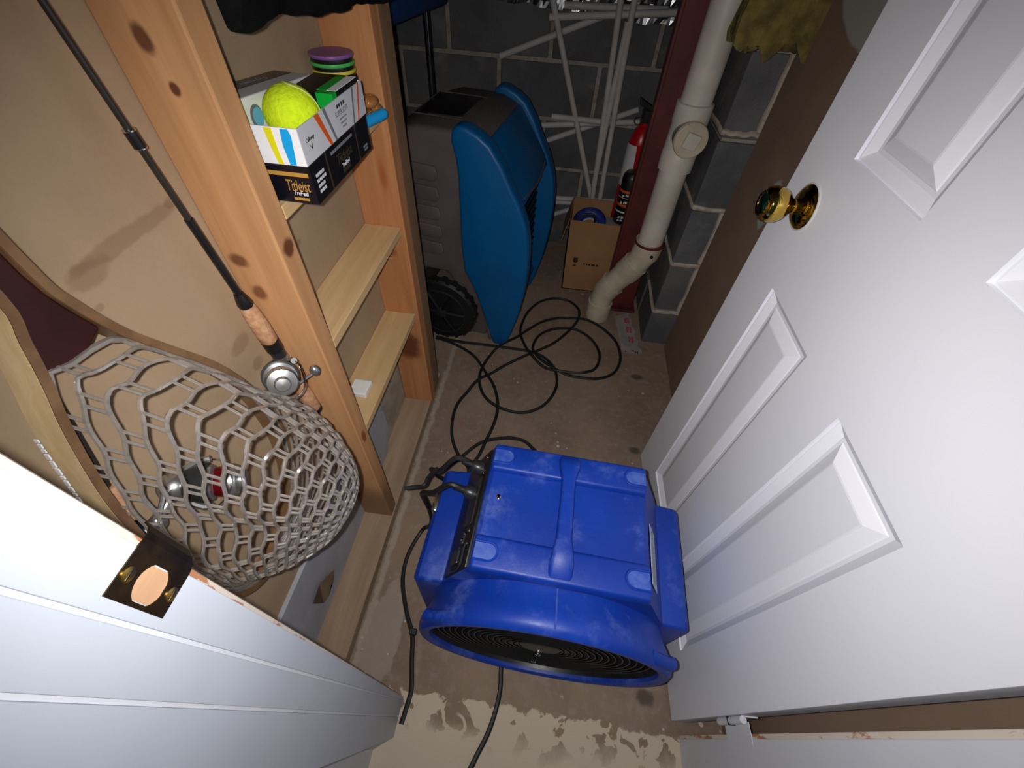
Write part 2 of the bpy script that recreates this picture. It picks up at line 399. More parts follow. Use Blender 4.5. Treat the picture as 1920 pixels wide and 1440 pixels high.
# block return wall beside the pipe
wr = obj('wall_block', box((.438, 1.358, 0), (.70, 2.06, 2.3)), 'mortar'); tag(wr, 'grey concrete block wall end standing behind the drain pipe', 'wall', kind='structure')
for k in range(0, 11):
    z0 = .172+.203*(k-1)+.005; z0 = max(z0, 0.0)
    h = .193 if k else .162
    if z0+h > 2.3: continue
    ln = .39 if k % 2 else .19
    y = 1.35
    obj('block', box((.43+random.uniform(-.003, .003), y, z0), (.68, y+ln, z0+h), .004), 'block', wr)
    y += ln+.012
    while y < 2.04:
        e = min(y+.39, 2.055); obj('block', box((.43+random.uniform(-.003, .003), y, z0), (.60, e, z0+h), .004), 'block', wr); y = e+.012
for k, (zz, c) in enumerate(((.168, 1), (.381, 1), (.586, 1), (.80, 1))):
    pts = [(.438+.018*i+random.uniform(-.001, .001), 1.349, zz+random.uniform(-.003, .003)) for i in range(7)]
    obj('mortar_bead', tube([(.432, 1.362+.06*(3-i), zz+random.uniform(-.003, .003)+.0*i) for i in range(3)]+[(.432, 1.352, zz)]+pts, .0075, 6, sm=3), 'mortar_bead', wr, True)
for (za, zb) in ((.18, .375), (.395, .58), (.81, 1.0)):
    obj('mortar_bead', tube([(.527+random.uniform(-.003, .003), 1.349, za+(zb-za)*i/5) for i in range(6)], .009, 6, sm=2), 'mortar_bead', wr, True)

# right wall: back of the wallboard
o = obj('wall_right', box((.525, .0, 0), (.54, 1.335, 2.3)), 'kraft_r'); tag(o, 'brown paper-backed wallboard behind the open white door', 'wall', kind='structure')
# left wall
wl = obj('wall_left', box((-.449, .03, .255), (-.436, .905, 2.3)), 'kraft'); tag(wl, 'brown paper-backed wallboard behind the studs with water stains', 'wall', kind='structure')
obj('lower_strip', box((-.449, .03, .036), (-.438, .905, .2545)), 'plaster', wl, label='pale plaster strip below the brown paper')
o = obj('wall_far_left', box((-1.7, .9, 0), (-1.6, 2.06, 2.3)), 'block'); tag(o, 'block wall closing the dark space left of the studs', 'wall', kind='structure')
o = obj('wall_side', box((-1.6, .895, 0), (-.455, .91, 2.3)), 'kraft'); tag(o, 'brown wallboard closing the bay behind the far stud', 'wall', kind='structure')
# plate, studs, shelves
o = obj('bottom_plate', box((-.452, .0, 0), (-.346, 1.0, .036), .002), 'plate'); tag(o, 'worn wooden bottom plate lying on the concrete under both studs', 'timber')
o = obj('wall_stud', box((-.436, .442, .036), (-.349, .480, 2.298), .0025), 'stud_a'); tag(o, 'near knotty pine stud beside the clear landing net', 'stud')
o = obj('wall_stud', box((-.436, .864, .036), (-.341, .902, 2.298), .0025), 'stud_b'); tag(o, 'orange-brown stud holding the far ends of the shelves', 'stud')
o = obj('wall_stud', box((-.436, .9025, .036), (-.341, .962, 2.298), .0025), 'stud_c'); tag(o, 'weathered grey-brown stud nailed behind the far stud, beside the dehumidifier', 'stud')
for z, lab in ((.431, 'lowest pine shelf board with a white plastic block on it'), (.689, 'bare middle pine shelf board between the studs'),
               (.926, 'pine shelf board carrying the golf ball boxes'), (1.165, 'top shelf board under the black cloth')):
    o = obj('shelf_board', box((-.4355, .4805, z-.019), (-.3495, .8635, z), .0015), 'shelf'); tag(o, lab, 'shelf')
o = obj('white_plank', prism([(.06, .037), (.64, .037), (.69, .10), (.69, .19), (.66, .262), (.06, .262)], 'x', -.4375, -.427, .001), 'bluewhite')
tag(o, 'bluish white painted plank leaning on the wall behind the net', 'plank')
bm = bmn()
vs = [bm.verts.new(p) for p in ((-.420, .175, .16), (-.420, .19, .10), (-.420, .21, .085), (-.420, .245, .095), (-.420, .262, .115), (-.421, .245, .135), (-.421, .215, .165))]
bm.faces.new(vs); bmesh.ops.solidify(bm, geom=bm.faces[:], thickness=.0015)
o = obj('torn_paper', bm, 'leafpaper'); tag(o, 'torn brown paper scrap stuck on the bluish white plank', 'paper')
o = obj('plastic_block', box((-.417, .553, .4312), (-.375, .597, .446), .003), 'eraser'); tag(o, 'small white plastic block lying on the lowest shelf', 'block')

# left jamb (built as boards that taper like the photo shows)
def jy(k, z): return (.050+.0100*z, .041-.021*z, .013-.0262*z)[k]
def jboard(a, b, xf, xb, bev_=.0004):
    ZT = 2.28
    return hexa([(xf, a(0), 0), (xb, a(0), 0), (xb, b(0), 0), (xf, b(0), 0), (xf, a(ZT), ZT), (xb, a(ZT), ZT), (xb, b(ZT), ZT), (xf, b(ZT), ZT)], bev_)
jl = thing('trim_1', 'white painted door jamb with strike plate in the left foreground', 'door jamb', (-.22, 0, 0), kind='structure')
obj('jamb_board', jboard(lambda z: jy(1, z)+.001, lambda z: jy(0, z)-.002-.004*z, -.2, -.235, .0004), 'jamb', jl)
obj('jamb_board', jboard(lambda z: jy(2, z)+.001, lambda z: jy(1, z)-.0018, -.2, -.235), 'jamb', jl)
obj('jamb_board', jboard(lambda z: -.024-.062*z, lambda z: jy(2, z)-.0018, -.2, -.235), 'jamb', jl)
obj('jamb_backing', jboard(lambda z: -.02-.06*z, lambda z: jy(0, z)-.003, -.2035, -.236, 0), 'white', jl)
obj('jamb_edge', hexa([(-.2003, .0475, 0), (-.206, .050, 0), (-.23, .050, 0), (-.23, .047, 0), (-.2003, jy(0, 2.28)-.014, 2.28), (-.207, jy(0, 2.28), 2.28), (-.23, jy(0, 2.28), 2.28), (-.23, jy(0, 2.28)-.01, 2.28)]), 'edge', jl)
obj('casing', prism([(-.2005, -.024), (-.292, -.086), (-.36, -.09), (-.36, -.02), (-.236, -.02)], 'z', 0, 2.28, .002), 'jamb', jl)
o = obj('wall_front', box((-1.6, -.08, 0), (-.237, .03, 2.3)), 'white'); tag(o, 'white room-side wall left of the doorway', 'wall', kind='structure')
# strike plate with curved lip
sp = thing('strike_plate', 'dark worn brass strike plate screwed on the left jamb edge', 'strike plate', (-.2, .03, .91))
bm = bmn()
prof = [(.0285, -.1992), (.052, -.1992), (.0585, -.1995), (.063, -.2015), (.0672, -.2055), (.069, -.210)]
def zc(y): return .0 if y < .054 else -(y-.054)*.25
zb_, zt_ = .9125, .963
ZS = [zb_+(zt_-zb_)*i/10 for i in range(11)]
def hole(y, z): return ((y-.0405)/.0095)**2+((z-.937)/.0125)**2 < 1
YS = [.0285+.0016*i for i in range(16)]
# flat field as a grid with the latch hole left out, then the lip
tmp = bmn()
ys = [.0285, .031]; 
HN = 24
hv = [(.0405+.0095*max(-1, min(1, 1.15*math.cos(2*math.pi*i/HN))), .937+.0125*math.sin(2*math.pi*i/HN)) for i in range(HN)]
ov = []
for i in range(HN):
    c_, s_ = math.cos(2*math.pi*i/HN), math.sin(2*math.pi*i/HN)
    k = 1/max(abs(c_), abs(s_)); ov.append((.041+.0125*c_*k, .93775+.02525*s_*k))
for x in (-.1992,):
    a = [tmp.verts.new((x, y, z)) for y, z in hv]; b = [tmp.verts.new((x, y, z)) for y, z in ov]
    for i in range(HN): tmp.faces.new((a[i], a[(i+1) % HN], b[(i+1) % HN], b[i]))
lip = [(.0535, -.1992), (.0585, -.1995), (.0625, -.2012), (.0662, -.2045), (.0685, -.2095)]
rows = [[tmp.verts.new((x, y, zb_+(i*.0014))), tmp.verts.new((x, y, zt_-(i*.0014)))] for i, (y, x) in enumerate(lip)]
for a, b in zip(rows, rows[1:]): tmp.faces.new((a[0], a[1], b[1], b[0]))
bmesh.ops.recalc_face_normals(tmp, faces=tmp.faces); bmesh.ops.solidify(tmp, geom=tmp.faces[:], thickness=-.0012)
obj('plate', tmp, 'agedbrass', sp)
obj('latch_mortise', box((-.2001, .0315, .925), (-.1997, .0492, .949)), 'rawwood', sp, label='raw wood showing in the latch hole')
for z in (.9175, .9575):
    q = obj('screw', lathe([(.0042, 0), (.0042, .0006), (.003, .0011), (.0008, .0012)], (-.1992, .0405, z), (1, 0, 0), 16), 'screwbrass', sp, True)
    obj('screw_slot', box((-.1981, .0372, z-.0004), (-.1978, .0438, z+.0004)), 'black', q)

# right jamb and hinge
jr = thing('trim_2', 'white right door jamb below the hinge in the bottom corner', 'door jamb', (.44, 0, 0), kind='structure')
obj('jamb_board', box((.425, -.02, 0), (.46, .056, 2.28), .001), 'white', jr)
obj('jamb_edge', box((.4262, .0555, 0), (.458, .0625, 2.28), .001), 'edge', jr)
obj('jamb_stop', prism([(.420, -.12), (.4245, -.021), (.46, -.021), (.46, -.12)], 'z', 0, 2.28, .001), 'white', jr)
o = obj('wall_front_right', box((.461, -.12, 0), (1.0, .02, 2.3)), 'white'); tag(o, 'white room-side wall right of the doorway', 'wall', kind='structure')

# ------------------------------------------------------------------ the door (local: u along the door from the hinge, x=0 is the seen face)
DA = R(1.77)
door = thing('door_1', 'white six-panel door standing open on the right', 'door', (.408, .089, 0), DA, kind='structure')
W0, W1, ZB, ZT = -.004, .688, .012, 2.03
PU = ((.116, .285), (.397, .564)); PZ = ((.121, .779), (.990, 1.60), (1.72, 1.90))
bm = bmn()
us = sorted({W0, W1}|{u for p in PU for u in p}); zs = sorted({ZB, ZT}|{z for p in PZ for z in p})
grid = {}
def gv(u, z):
    if (u, z) not in grid: grid[(u, z)] = bm.verts.new((0, u, z))
    return grid[(u, z)]
for ua, ub in zip(us, us[1:]):
    for za, zb in zip(zs, zs[1:]):
        if (ua, ub) in PU and (za, zb) in PZ: continue
        bm.faces.new((gv(ua, za), gv(ub, za), gv(ub, zb), gv(ua, zb)))
box((.0125, W0, ZB), (.035, W1, ZT), 0, bm)
for lo, hi in (((0, W0, ZB), (.0125, W0+.0005, ZT)), ((0, W1-.0005, ZB), (.0125, W1, ZT)), ((0, W0, ZB), (.0125, W1, ZB+.0005)), ((0, W0, ZT-.0005), (.0125, W1, ZT))):
    box(lo, hi, 0, bm)
obj('slab', bm, 'door', door, local=True)
for (ua, ub) in PU:
    for (za, zb) in PZ:
        bm = bmn(); loops = []
        for off, dx in ((0, 0), (.0008, .0045), (.004, .0045), (.017, .0118), (.0225, .0118), (.0245, .0105), (.041, .0035), (.0435, .0030)):
            loops.append([bm.verts.new((dx, u, z)) for u, z in ((ua+off, za+off), (ub-off, za+off), (ub-off, zb-off), (ua+off, zb-off))])
        for a, b in zip(loops, loops[1:]):
            for i in range(4): bm.faces.new((a[i], a[(i+1) % 4], b[(i+1) % 4], b[i]))
        bm.faces.new(loops[-1]); bmesh.ops.recalc_face_normals(bm, faces=bm.faces)
        bmesh.ops.reverse_faces(bm, faces=[f for f in bm.faces]) if sum(f.normal.x for f in bm.faces) > 0 else None
        obj('panel', bm, 'door', door, local=True)
kn = obj('knob', lathe([(.0115, 0), (.0115, .012), (.0125, .016), (.0165, .020), (.0225, .026), (.0262, .034), (.027, .042), (.0262, .050), (.0225, .0565), (.019, .0585), (.016, .0575), (.0155, .0565), (.006, .0578), (.0005, .058)], (-.009, .607, .902), (-1, 0, 0), 40), 'brass', door, True, True, label='polished brass door knob')
obj('rosette', lathe([(.0335, 0), (.0338, .002), (.032, .0045), (.026, .008), (.018, .0105), (.0125, .0115), (.011, .012)], (0, .607, .902), (-1, 0, 0), 40), 'brass', kn, True, True)
obj('rosette_ring', lathe([(.0352, 0), (.0355, .0012), (.034, .0022)], (0, .607, .902), (-1, 0, 0), 40), 'label', kn, True, True)
for z in (.245, 1.75):
    hg = obj('hinge', tube([(.008, -.010, z), (.008, -.010, z+.09)], .0058, 12), 'white', door, True, True, label='paint-covered butt hinge')
    obj('hinge_leaf', box((.0095, -.0062, z), (.034, -.0042, z+.09), .0005), 'white', hg, local=True)
    obj('hinge_leaf', box((.0155, -.062, z), (.0168, -.012, z+.09), .0004), 'white', hg, local=True)
    obj('hinge_gap', box((.0015, -.0165, z+.043), (.0145, -.0035, z+.045)), 'black', hg, local=True)

# ================================================================== BLUE AIR MOVER
bl = thing('air_mover', 'scuffed blue plastic air mover on the concrete floor beside the door', 'fan', (.087, .30, 0), R(-2))
CZ = .243
bm = lathe([(.2185, -.160), (.2195, -.167), (.225, -.1715), (.234, -.1715), (.2405, -.165), (.2425, -.157), (.2415, -.146), (.237, -.134), (.231, -.120), (.227, -.10), (.226, 0), (.226, .10), (.214, .135), (.206, .142), (.2, .142)], (0, 0, CZ), (0, 1, 0), 72, caps=False)
housing = obj('housing', bm, 'blue', bl, True, True)
obj('duct', lathe([(.2186, -.160), (.2125, -.12), (.2035, -.08), (.2, .142)], (0, 0, CZ), (0, 1, 0), 48, caps=False), 'black', bl, True, True)
# deck: saddle block on top of the barrel
deck = prism([(-.148, .470), (-.138, .476), (.138, .476), (.148, .470), (.198, .372), (.203, .30), (.203, .06), (-.203, .06), (-.203, .30), (-.198, .372)], 'y', -.098, .142, .006)
# keep it hollow where the duct runs: only a shell above and beside
deck.free()
bm = bmn()
def ringpts(n=40): return [(.2055*math.sin(a), CZ+.2055*math.cos(a)) for a in [(-math.pi*.72)+(math.pi*1.44)*i/n for i in range(n+1)]]
outer = [(-.150, .472), (-.142, .478), (.142, .478), (.150, .472), (.204, .360), (.206, .30), (.206, .10), (.15, .09)]
inner = ringpts()
poly = [(-.15, .09), (-.206, .10), (-.206, .30), (-.204, .360)]+outer
inn = [p for p in inner[::-1]]
full = poly+inn
prism(full, 'y', -.098, .142, 0, bm)
obj('deck', bm, 'blue', bl, local=True)
for s in (-1, 1):
    p = [(.200*s, .334), (.214*s, .336), (.258*s, .328), (.268*s, .316), (.270*s, .03), (.262*s, .012), (.21*s, .012), (.196*s, .03)]
    obj('side_lobe', prism(p, 'y', -.092, .150, .007), 'blue', bl, True, True)
for y0, y1 in ((-.100, -.040), (.085, .144)):
    rg = obj('ridge', hexa([(-.151, y0-.002, .470), (.151, y0-.002, .470), (.151, y1+.004, .470), (-.151, y1+.004, .470), (-.147, y0+.002, .490), (.147, y0+.002, .490), (.147, y1-.004, .490), (-.147, y1-.004, .490)], .005, seg=3), 'blue', bl, True, True)
    for s in (-1, 1):
        yc = (y0+y1)/2
        c = [(.112*s+.0*s, yc-.015), (.146*s, yc-.015), (.146*s, yc+.015), (.112*s, yc+.015)]
        U = [(.146*s, yc-.015)]+[(.122*s-.015*s*math.sin(math.pi*k/10), yc-.015*math.cos(math.pi*k/10)) for k in range(11)]+[(.146*s, yc+.015)]
        obj('corner_pad', prism(U, 'z', .487, .4912, .0008), 'bluepad', rg, local=True, label='scuffed U-shaped stacking pad')
        obj('pad_rim', tube([(a, b, .4905) for a, b in U], .0024, 6), 'blue', rg, True, True)
# carry handle bridging the two ridges
bm = bmn()
hs = [(-.092, .020, .482, .0145), (-.072, .0205, .496, .016), (-.050, .0175, .5005, .0150), (-.030, .0135, .500, .0130), (.060, .0125, .500, .0125), (.085, .0135, .500, .0130), (.108, .0195, .4995, .0150), (.126, .021, .494, .0155), (.138, .018, .482, .012)]
rings = []
for y, hw, z, hh in hs:
    rings.append([bm.verts.new((hw*math.copysign(abs(math.cos(a))**.45, math.cos(a)), y, z-hh*.35+hh*math.copysign(abs(math.sin(a))**.5, math.sin(a)))) for a in [2*math.pi*i/20 for i in range(20)]])
for a, b in zip(rings, rings[1:]):
    for i in range(20): bm.faces.new((a[i], a[(i+1) % 20], b[(i+1) % 20], b[i]))
bm.faces.new(rings[0][::-1]); bm.faces.new(rings[-1])
bmesh.ops.recalc_face_normals(bm, faces=bm.faces)
obj('carry_handle', bm, 'blue', bl, True, True)
# mould seam on the barrel, bosses on the front lip
obj('mould_seam', tube([(0.0, -.162, CZ+.242), (0, -.146, CZ+.2423), (0, -.132, CZ+.238), (0, -.118, CZ+.231), (0, -.10, CZ+.2272)], .0016, 6), 'bluepad', bl, True, True)
for sgn in (-1, 1):
    obj('lip_boss', tube([(.214*sgn, -.155, .366), (.206*sgn, -.158, .373), (.172*sgn, -.158, .404), (.163*sgn, -.155, .410)], .0105, 14), 'blue', bl, True, True)
# control panel on the left slope
A = Vector((-.1505, 0, .474)); B = Vector((-.2045, 0, .360)); dn = (B-A).normalized(); nn = Vector((dn.z, 0, -dn.x)); nn = -nn if nn.x > 0 else nn
def sl(s, y, h): return A+dn*s+Vector((0, y, 0))+nn*h
def slbox(s0, s1, y0, y1, h0, h1, b=0):
    return hexa([sl(s0, y0, h0), sl(s1, y0, h0), sl(s1, y1, h0), sl(s0, y1, h0), sl(s0, y0, h1), sl(s1, y0, h1), sl(s1, y1, h1), sl(s0, y1, h1)], b)
pan = obj('control_panel', slbox(.008, .108, -.094, .138, -.004, .0035, .002), 'black', bl, True, True, label='black control panel with outlets and switch')
obj('outlet_plate', slbox(.022, .064, -.012, .082, .003, .0052, .001), 'darkgrey', pan, local=True)
bm = bmn()
for q in ((.022, -.012), ):
    tube([sl(.0215, .080, .0055), sl(.0215, -.012, .0055), sl(.040, -.022, .0055)], .0009, 6, bm)
obj('plate_edge', bm, 'steel', pan, local=True)
for yy in (.06, .02):
    for ss in (.034, .046):
        obj('outlet_slot', slbox(ss, ss+.002, yy-.005, yy+.005, .0050, .0056), 'black', pan, local=True)
obj('switch_frame', slbox(.030, .070, -.090, -.055, .003, .0075, .002), 'black', pan, local=True)
obj('rocker_switch', slbox(.034, .066, -.085, -.060, .0070, .0125, .003), 'darkgrey', pan, local=True)
bm = bmn(); tube([sl(.026, -.052, .006), sl(.026, -.088, .006), sl(.040, -.0935, .006), sl(.074, -.0935, .006)], .0016, 6, bm)
obj('switch_guard', bm, 'darkgrey', pan, True, True)
obj('breaker', slbox(.040, .056, -.047, -.030, .003, .007, .001), 'darkgrey', pan, local=True)
text('1', .010, 'label', pan, sl(.048, -.040, .0073), (0, 1, 0), -dn, .0001, True, name='numeral')
for s_, y_ in ((.022, .125), (.028, .092), (.030, -.026), (.052, -.026), (.058, -.052), (.026, -.050)):
    obj('screw', lathe([(.0032, 0), (.0032, .001), (.002, .0016), (.0004, .0017)], sl(s_, y_, .0035), nn, 12), 'steel', pan, True, True)
obj('screw', lathe([(.0046, 0), (.0046, .001), (.003, .0018), (.0005, .002)], (-.124, .035, .478), (0, 0, 1), 16), 'chrome', bl, True, True)
# cable slot on the left lobe, sticker on the right slope
obj('cable_slot', box((-.2715, .045, .285), (-.258, .105, .335), .004), 'steel', bl, True, True)
A2 = Vector((.1525, 0, .4725)); B2 = Vector((.2045, 0, .360)); d2 = (B2-A2).normalized(); n2_ = Vector((-d2.z, 0, d2.x)); n2_ = -n2_ if n2_.x < 0 else n2_
def sr(s, y, h): return A2+d2*s+Vector((0, y, 0))+n2_*h
def srbox(s0, s1, y0, y1, h0, h1): return hexa([sr(s0, y0, h0), sr(s1, y0, h0), sr(s1, y1, h0), sr(s0, y1, h0), sr(s0, y0, h1), sr(s1, y0, h1), sr(s1, y1, h1), sr(s0, y1, h1)])
stk = obj('sticker', srbox(.012, .066, -.062, .042, .0001, .0009), 'sticker', bl, local=True, label='pale sticker with fine print')
rc = []
for i in range(6): rc += textline(-.055, random.uniform(0, .03), -.024-.006*i, .0025)
obj('fine_print', bars(rc+[(.022, .036, -.040, -.024)], sr(0, 0, .001), (0, 1, 0), -d2), 'printgrey', stk, local=True)
# front guard: concentric wires, spokes, fan behind it
gd = obj('front_guard', lathe([(.210, -.150), (.2135, -.150), (.2135, -.146), (.210, -.146)], (0, 0, CZ), (0, 1, 0), 48, caps=False), 'wire', bl, local=True)
for k in range(14):
    r_ = .044+.0126*k
    obj('guard_ring', tube([(r_*math.cos(2*math.pi*i/48), -.152, CZ+r_*math.sin(2*math.pi*i/48)) for i in range(48)], .0014, 5, closed=True), 'wire', gd, True, True)
for k in range(4):
    a = math.pi/2*k+.78
    obj('guard_spoke', tube([(.04*math.cos(a), -.149, CZ+.04*math.sin(a)), (.212*math.cos(a), -.149, CZ+.212*math.sin(a))], .0022, 6), 'wire', gd, True, True)
obj('guard_hub', lathe([(.040, 0), (.042, -.004), (.036, -.007), (.001, -.007)], (0, -.147, CZ), (0, 1, 0), 32), 'black', gd, True, True)
for dz in (-.10, .0): obj('guard_bolt', lathe([(.006, 0), (.006, -.006), (.004, -.008), (.001, -.008)], (.0, -.152, CZ+dz-.04), (0, 1, 0), 12), 'chrome', gd, True, True)
obj('fan_hub', lathe([(.05, -.06), (.055, -.05), (.055, .0), (.03, .01)], (0, 0, CZ), (0, 1, 0), 32), 'darkgrey', bl, True, True)
for k in range(5):
    a = 2*math.pi*k/5; bm = bmn(); va = []
    for i in range(6):
        r_ = .05+.028*i; row = []
        for j in range(5):
            s_ = (j/4-.5); ang = a+s_*.75; row.append(bm.verts.new((r_*math.cos(ang), -.03+s_*.07, CZ+r_*math.sin(ang))))
        va.append(row)
    for i in range(5):
        for j in range(4): bm.faces.new((va[i][j], va[i][j+1], va[i+1][j+1], va[i+1][j]))
    bmesh.ops.solidify(bm, geom=bm.faces[:], thickness=.003)
    obj('fan_blade', bm, 'darkgrey', bl, True, True)
for s in (-1, 1):
    for y in (-.06, .11):
        obj('rubber_foot', lathe([(.016, .0), (.017, .002), (.014, .0125)], (.235*s, y, 0), (0, 0, 1), 16), 'rubber', bl, True, True)
obj('side_bumper', ball((.246, -.150, CZ-.03), .012, None, 12, 8, (.6, .6, 1.6)), 'black', bl, True, True)

# ================================================================== DEHUMIDIFIER
DH = thing('dehumidifier', 'tall blue and grey wheeled dehumidifier in the dark back corner', 'dehumidifier', (-.30, 1.24, 0), R(-8))
WING = [(-.016, .745), (-.012, .775), (.006, .789), (.03, .787), (.066, .772), (.10, .749), (.135, .700), (.163, .647), (.195, .59), (.22, .528), (.231, .47), (.235, .415), (.234, .34), (.228, .271), (.213, .17), (.19, .07), (.172, .02), (.150, .004), (.116, .004), (.100, .06), (.080, .136), (.045, .25), (.006, .331), (.0, .42), (.0, .5), (.0, .653), (-.004, .70)]
for q0, q1 in ((-.004, .052), (.403, .459)):
    obj('side_wing', prism(WING, 'y', q0, q1, .014, seg=4), 'teal', DH, True, True, label='curved teal blue side panel')
BODY = [(-.315, .16), (-.300, .62), (-.27, .69), (-.22, .735), (-.13, .765), (.02, .765), (.075, .745), (.095, .70), (.10, .60), (.10, .10), (.08, .012), (-.0, .012), (-.02, .20), (-.07, .285), (-.15, .285), (-.20, .20), (-.21, .10), (-.30, .10)]
obj('body', prism(BODY, 'y', .022, .434, .018, seg=3), 'greyp', DH, True, True)
obj('top_recess', box((-.165, .13, .758), (-.03, .325, .7675), .004), 'black', DH, True, True, label='black recessed control display')
obj('recess_rim', tube([(-.18, .115, .7645), (-.015, .115, .7645), (-.015, .34, .7645), (-.18, .34, .7645)], .002, 8, closed=True), 'greyp', DH, True, True)
# front: blue slope between the wings, dark grille, lower apron
obj('front_slope', prism([(.06, .74), (.085, .742), (.182, .600), (.196, .565), (.17, .55), (.06, .69)], 'y', .05, .405, .006), 'teal', DH, True, True)
obj('slope_line', tube([(.188, .08, .582), (.196, .24, .566), (.188, .38, .582)], .0035, 6, sm=5), 'greyp', DH, True, True)
gr = obj('grille', box((.10, .05, .12), (.165, .405, .56), .004), 'black', DH, True, True, label='dark air grille')
for i in range(13):
    obj('grille_bar', box((.163, .065, .15+i*.031), (.172, .39, .158+i*.031), .001), 'black', gr, local=True)
obj('apron', prism([(.10, .02), (.15, .02), (.185, .12), (.165, .15), (.10, .15)], 'y', .05, .405, .006), 'teal', DH, True, True)
for i in range(5):
    obj('side_vent', prism([(-.20, .36+i*.064), (-.085, .36+i*.064), (-.072, .375+i*.064), (-.078, .405+i*.064), (-.20, .41+i*.064)], 'y', .0145, .024, .004), 'greyp', DH, True, True)
obj('arch_trim', tube([(.012, .018, .32), (.05, .016, .24), (.085, .014, .13), (.105, .012, .02)], .012, 8, sm=5), 'greyp', DH, True, True)
for q in (-.028, .435):
    whl = obj('wheel', lathe([(.10, .0), (.128, .002), (.136, .012), (.136, .036), (.128, .046), (.10, .048)], (-.085, q, .137), (0, 1, 0), 48), 'rubber', DH, True, True)
    obj('wheel_rim', lathe([(.094, -.003), (.099, -.004), (.101, .0), (.094, .002)], (-.085, q, .137), (0, 1, 0), 40, caps=False), 'darkgrey', whl, True, True)
    for k in range(6):
        a = 2*math.pi*k/6; c_, s_ = math.cos(a), math.sin(a)
        obj('wheel_spoke', tube([(-.085+.02*c_, q-.003, .137+.02*s_), (-.085+.095*c_, q-.001, .137+.095*s_)], .008, 6), 'black', whl, True, True)
    for k in range(36):
        a = 2*math.pi*k/36; d = Vector((math.cos(a), 0, math.sin(a))); t_ = Vector((-d.z, 0, d.x)); c = Vector((-.085, q+.024, .137))+d*.1365
        if k == 0: 
            pass
    bm = bmn()
    for k in range(40):
        a = 2*math.pi*k/40
        t0 = box((-.0045, -.02, -.003), (.0045, .02, .0022)); xform(t0, Matrix.Translation((-.085+.1355*math.cos(a), q+.024, .137+.1355*math.sin(a))) @ Matrix.Rotation(math.pi/2-a, 4, 'Y') @ Matrix.Rotation(.5 if k % 2 else -.5, 4, 'Z')); merge(bm, t0)
    obj('tyre_tread', bm, 'rubber', whl, local=True)
    obj('hub_cap', lathe([(.024, .0), (.024, -.006), (.018, -.009), (.001, -.010)], (-.085, q, .137), (0, 1, 0), 20), 'darkgrey', whl, True, True)
for q in (.07, .33):
    pl = obj('handle_pole', tube([(-.205, q, .73), (-.205, q, 1.0)], .0105, 12), 'black', DH, True, True)
    obj('pole_core', tube([(-.199, q-.008, .86), (-.199, q-.008, .965)], .0035, 8), 'chrome', pl, True, True)
obj('handle_grip', prism([(-.245, .972), (-.17, .972), (-.155, .985), (-.16, 1.05), (-.235, 1.06), (-.25, .99)], 'y', -.02, .395, .016), 'darkblue', DH, True, True, label='dark blue padded handle grip')

# ================================================================== PIPE, POST, INSULATION, FOIL
dp = thing('drain_pipe', 'white drain pipe with cleanout cap and jointed elbow into the floor', 'pipe', (.245, 1.48, 0))
PX, PY = .356, 1.437
obj('riser', tube([(PX, PY, .39), (PX, PY, 1.6), (PX, PY, 2.299)], .0445, 28), 'pvc', dp, True)
obj('hub', lathe([(.0455, .66), (.0525, .662), (.0525, .712), (.0505, .716), (.0505, .79), (.0525, .794), (.0525, .842), (.0455, .844)], (PX, PY, 0), (0, 0, 1), 32), 'pvc', dp, True)
cd = Vector((.06, -1, .0)).normalized(); cc = Vector((PX, PY, .765))
obj('cleanout_branch', lathe([(.044, .0), (.047, .058), (.0485, .060)], cc, cd, 32), 'pvc', dp, True)
cap = obj('cleanout_cap', lathe([(.0485, .0605), (.0485, .068), (.046, .0715), (.001, .0715)], cc, cd, 36), 'pvcold', dp, True, label='threaded cleanout cap with square nut')
s_ = cd.cross(Vector((0, 0, 1))).normalized(); zv = Vector((0, 0, 1)); rt = Matrix.Rotation(R(-14), 3, cd); s_ = rt @ s_; zv = rt @ zv
def sq(h, a): return [cc+cd*h+s_*x*a+zv*y*a for x, y in ((-1, -1), (1, -1), (1, 1), (-1, 1))]
obj('square_nut', hexa(sq(.0712, .0215)+sq(.083, .0200), .002), 'pvc', cap)
obj('cap_rim', tube([cc+cd*.070+(s_*math.cos(2*math.pi*i/36)+zv*math.sin(2*math.pi*i/36))*.0445 for i in range(36)], .0028, 6, closed=True), 'pvcold', cap, True)
obj('clamp_ring', lathe([(.046, .398), (.0535, .399), (.0535, .408), (.046, .409)], (PX, PY, 0), (0, 0, 1), 32), 'rust', dp, True)
EP = [Vector(p) for p in ((PX, PY, .41), (PX-.004, PY+.002, .355), (.327, 1.447, .295), (.285, 1.462, .215), (.252, 1.474, .15), (.243, 1.48, .085), (.243, 1.48, -.01))]
EPc = catmull(EP, 6)
obj('elbow', tube(EPc, .0465, 28), 'pvcold', dp, True)
for i0, i1 in ((0, 6), (11, 15), (20, 24), (30, 34)):
    obj('elbow_hub', tube(EPc[i0:i1+1], .0515, 28), 'pvcold', dp, True)
obj('hub_screw', ball((PX+.01, PY-.052, .375), .006, None, 10, 8), 'black', dp, True)
po = thing('steel_post', 'rust-red painted steel post behind the drain pipe', 'post', (.335, 1.58, 0))
obj('shaft', box((.268, 1.545, .012), (.398, 1.62, 2.299), .006), 'rust', po)
obj('flange', box((.262, 1.538, .012), (.272, 1.545, 2.299), .002), 'rust', po)
obj('base_plate', box((.255, 1.53, 0), (.412, 1.635, .012), .002), 'rust', po)
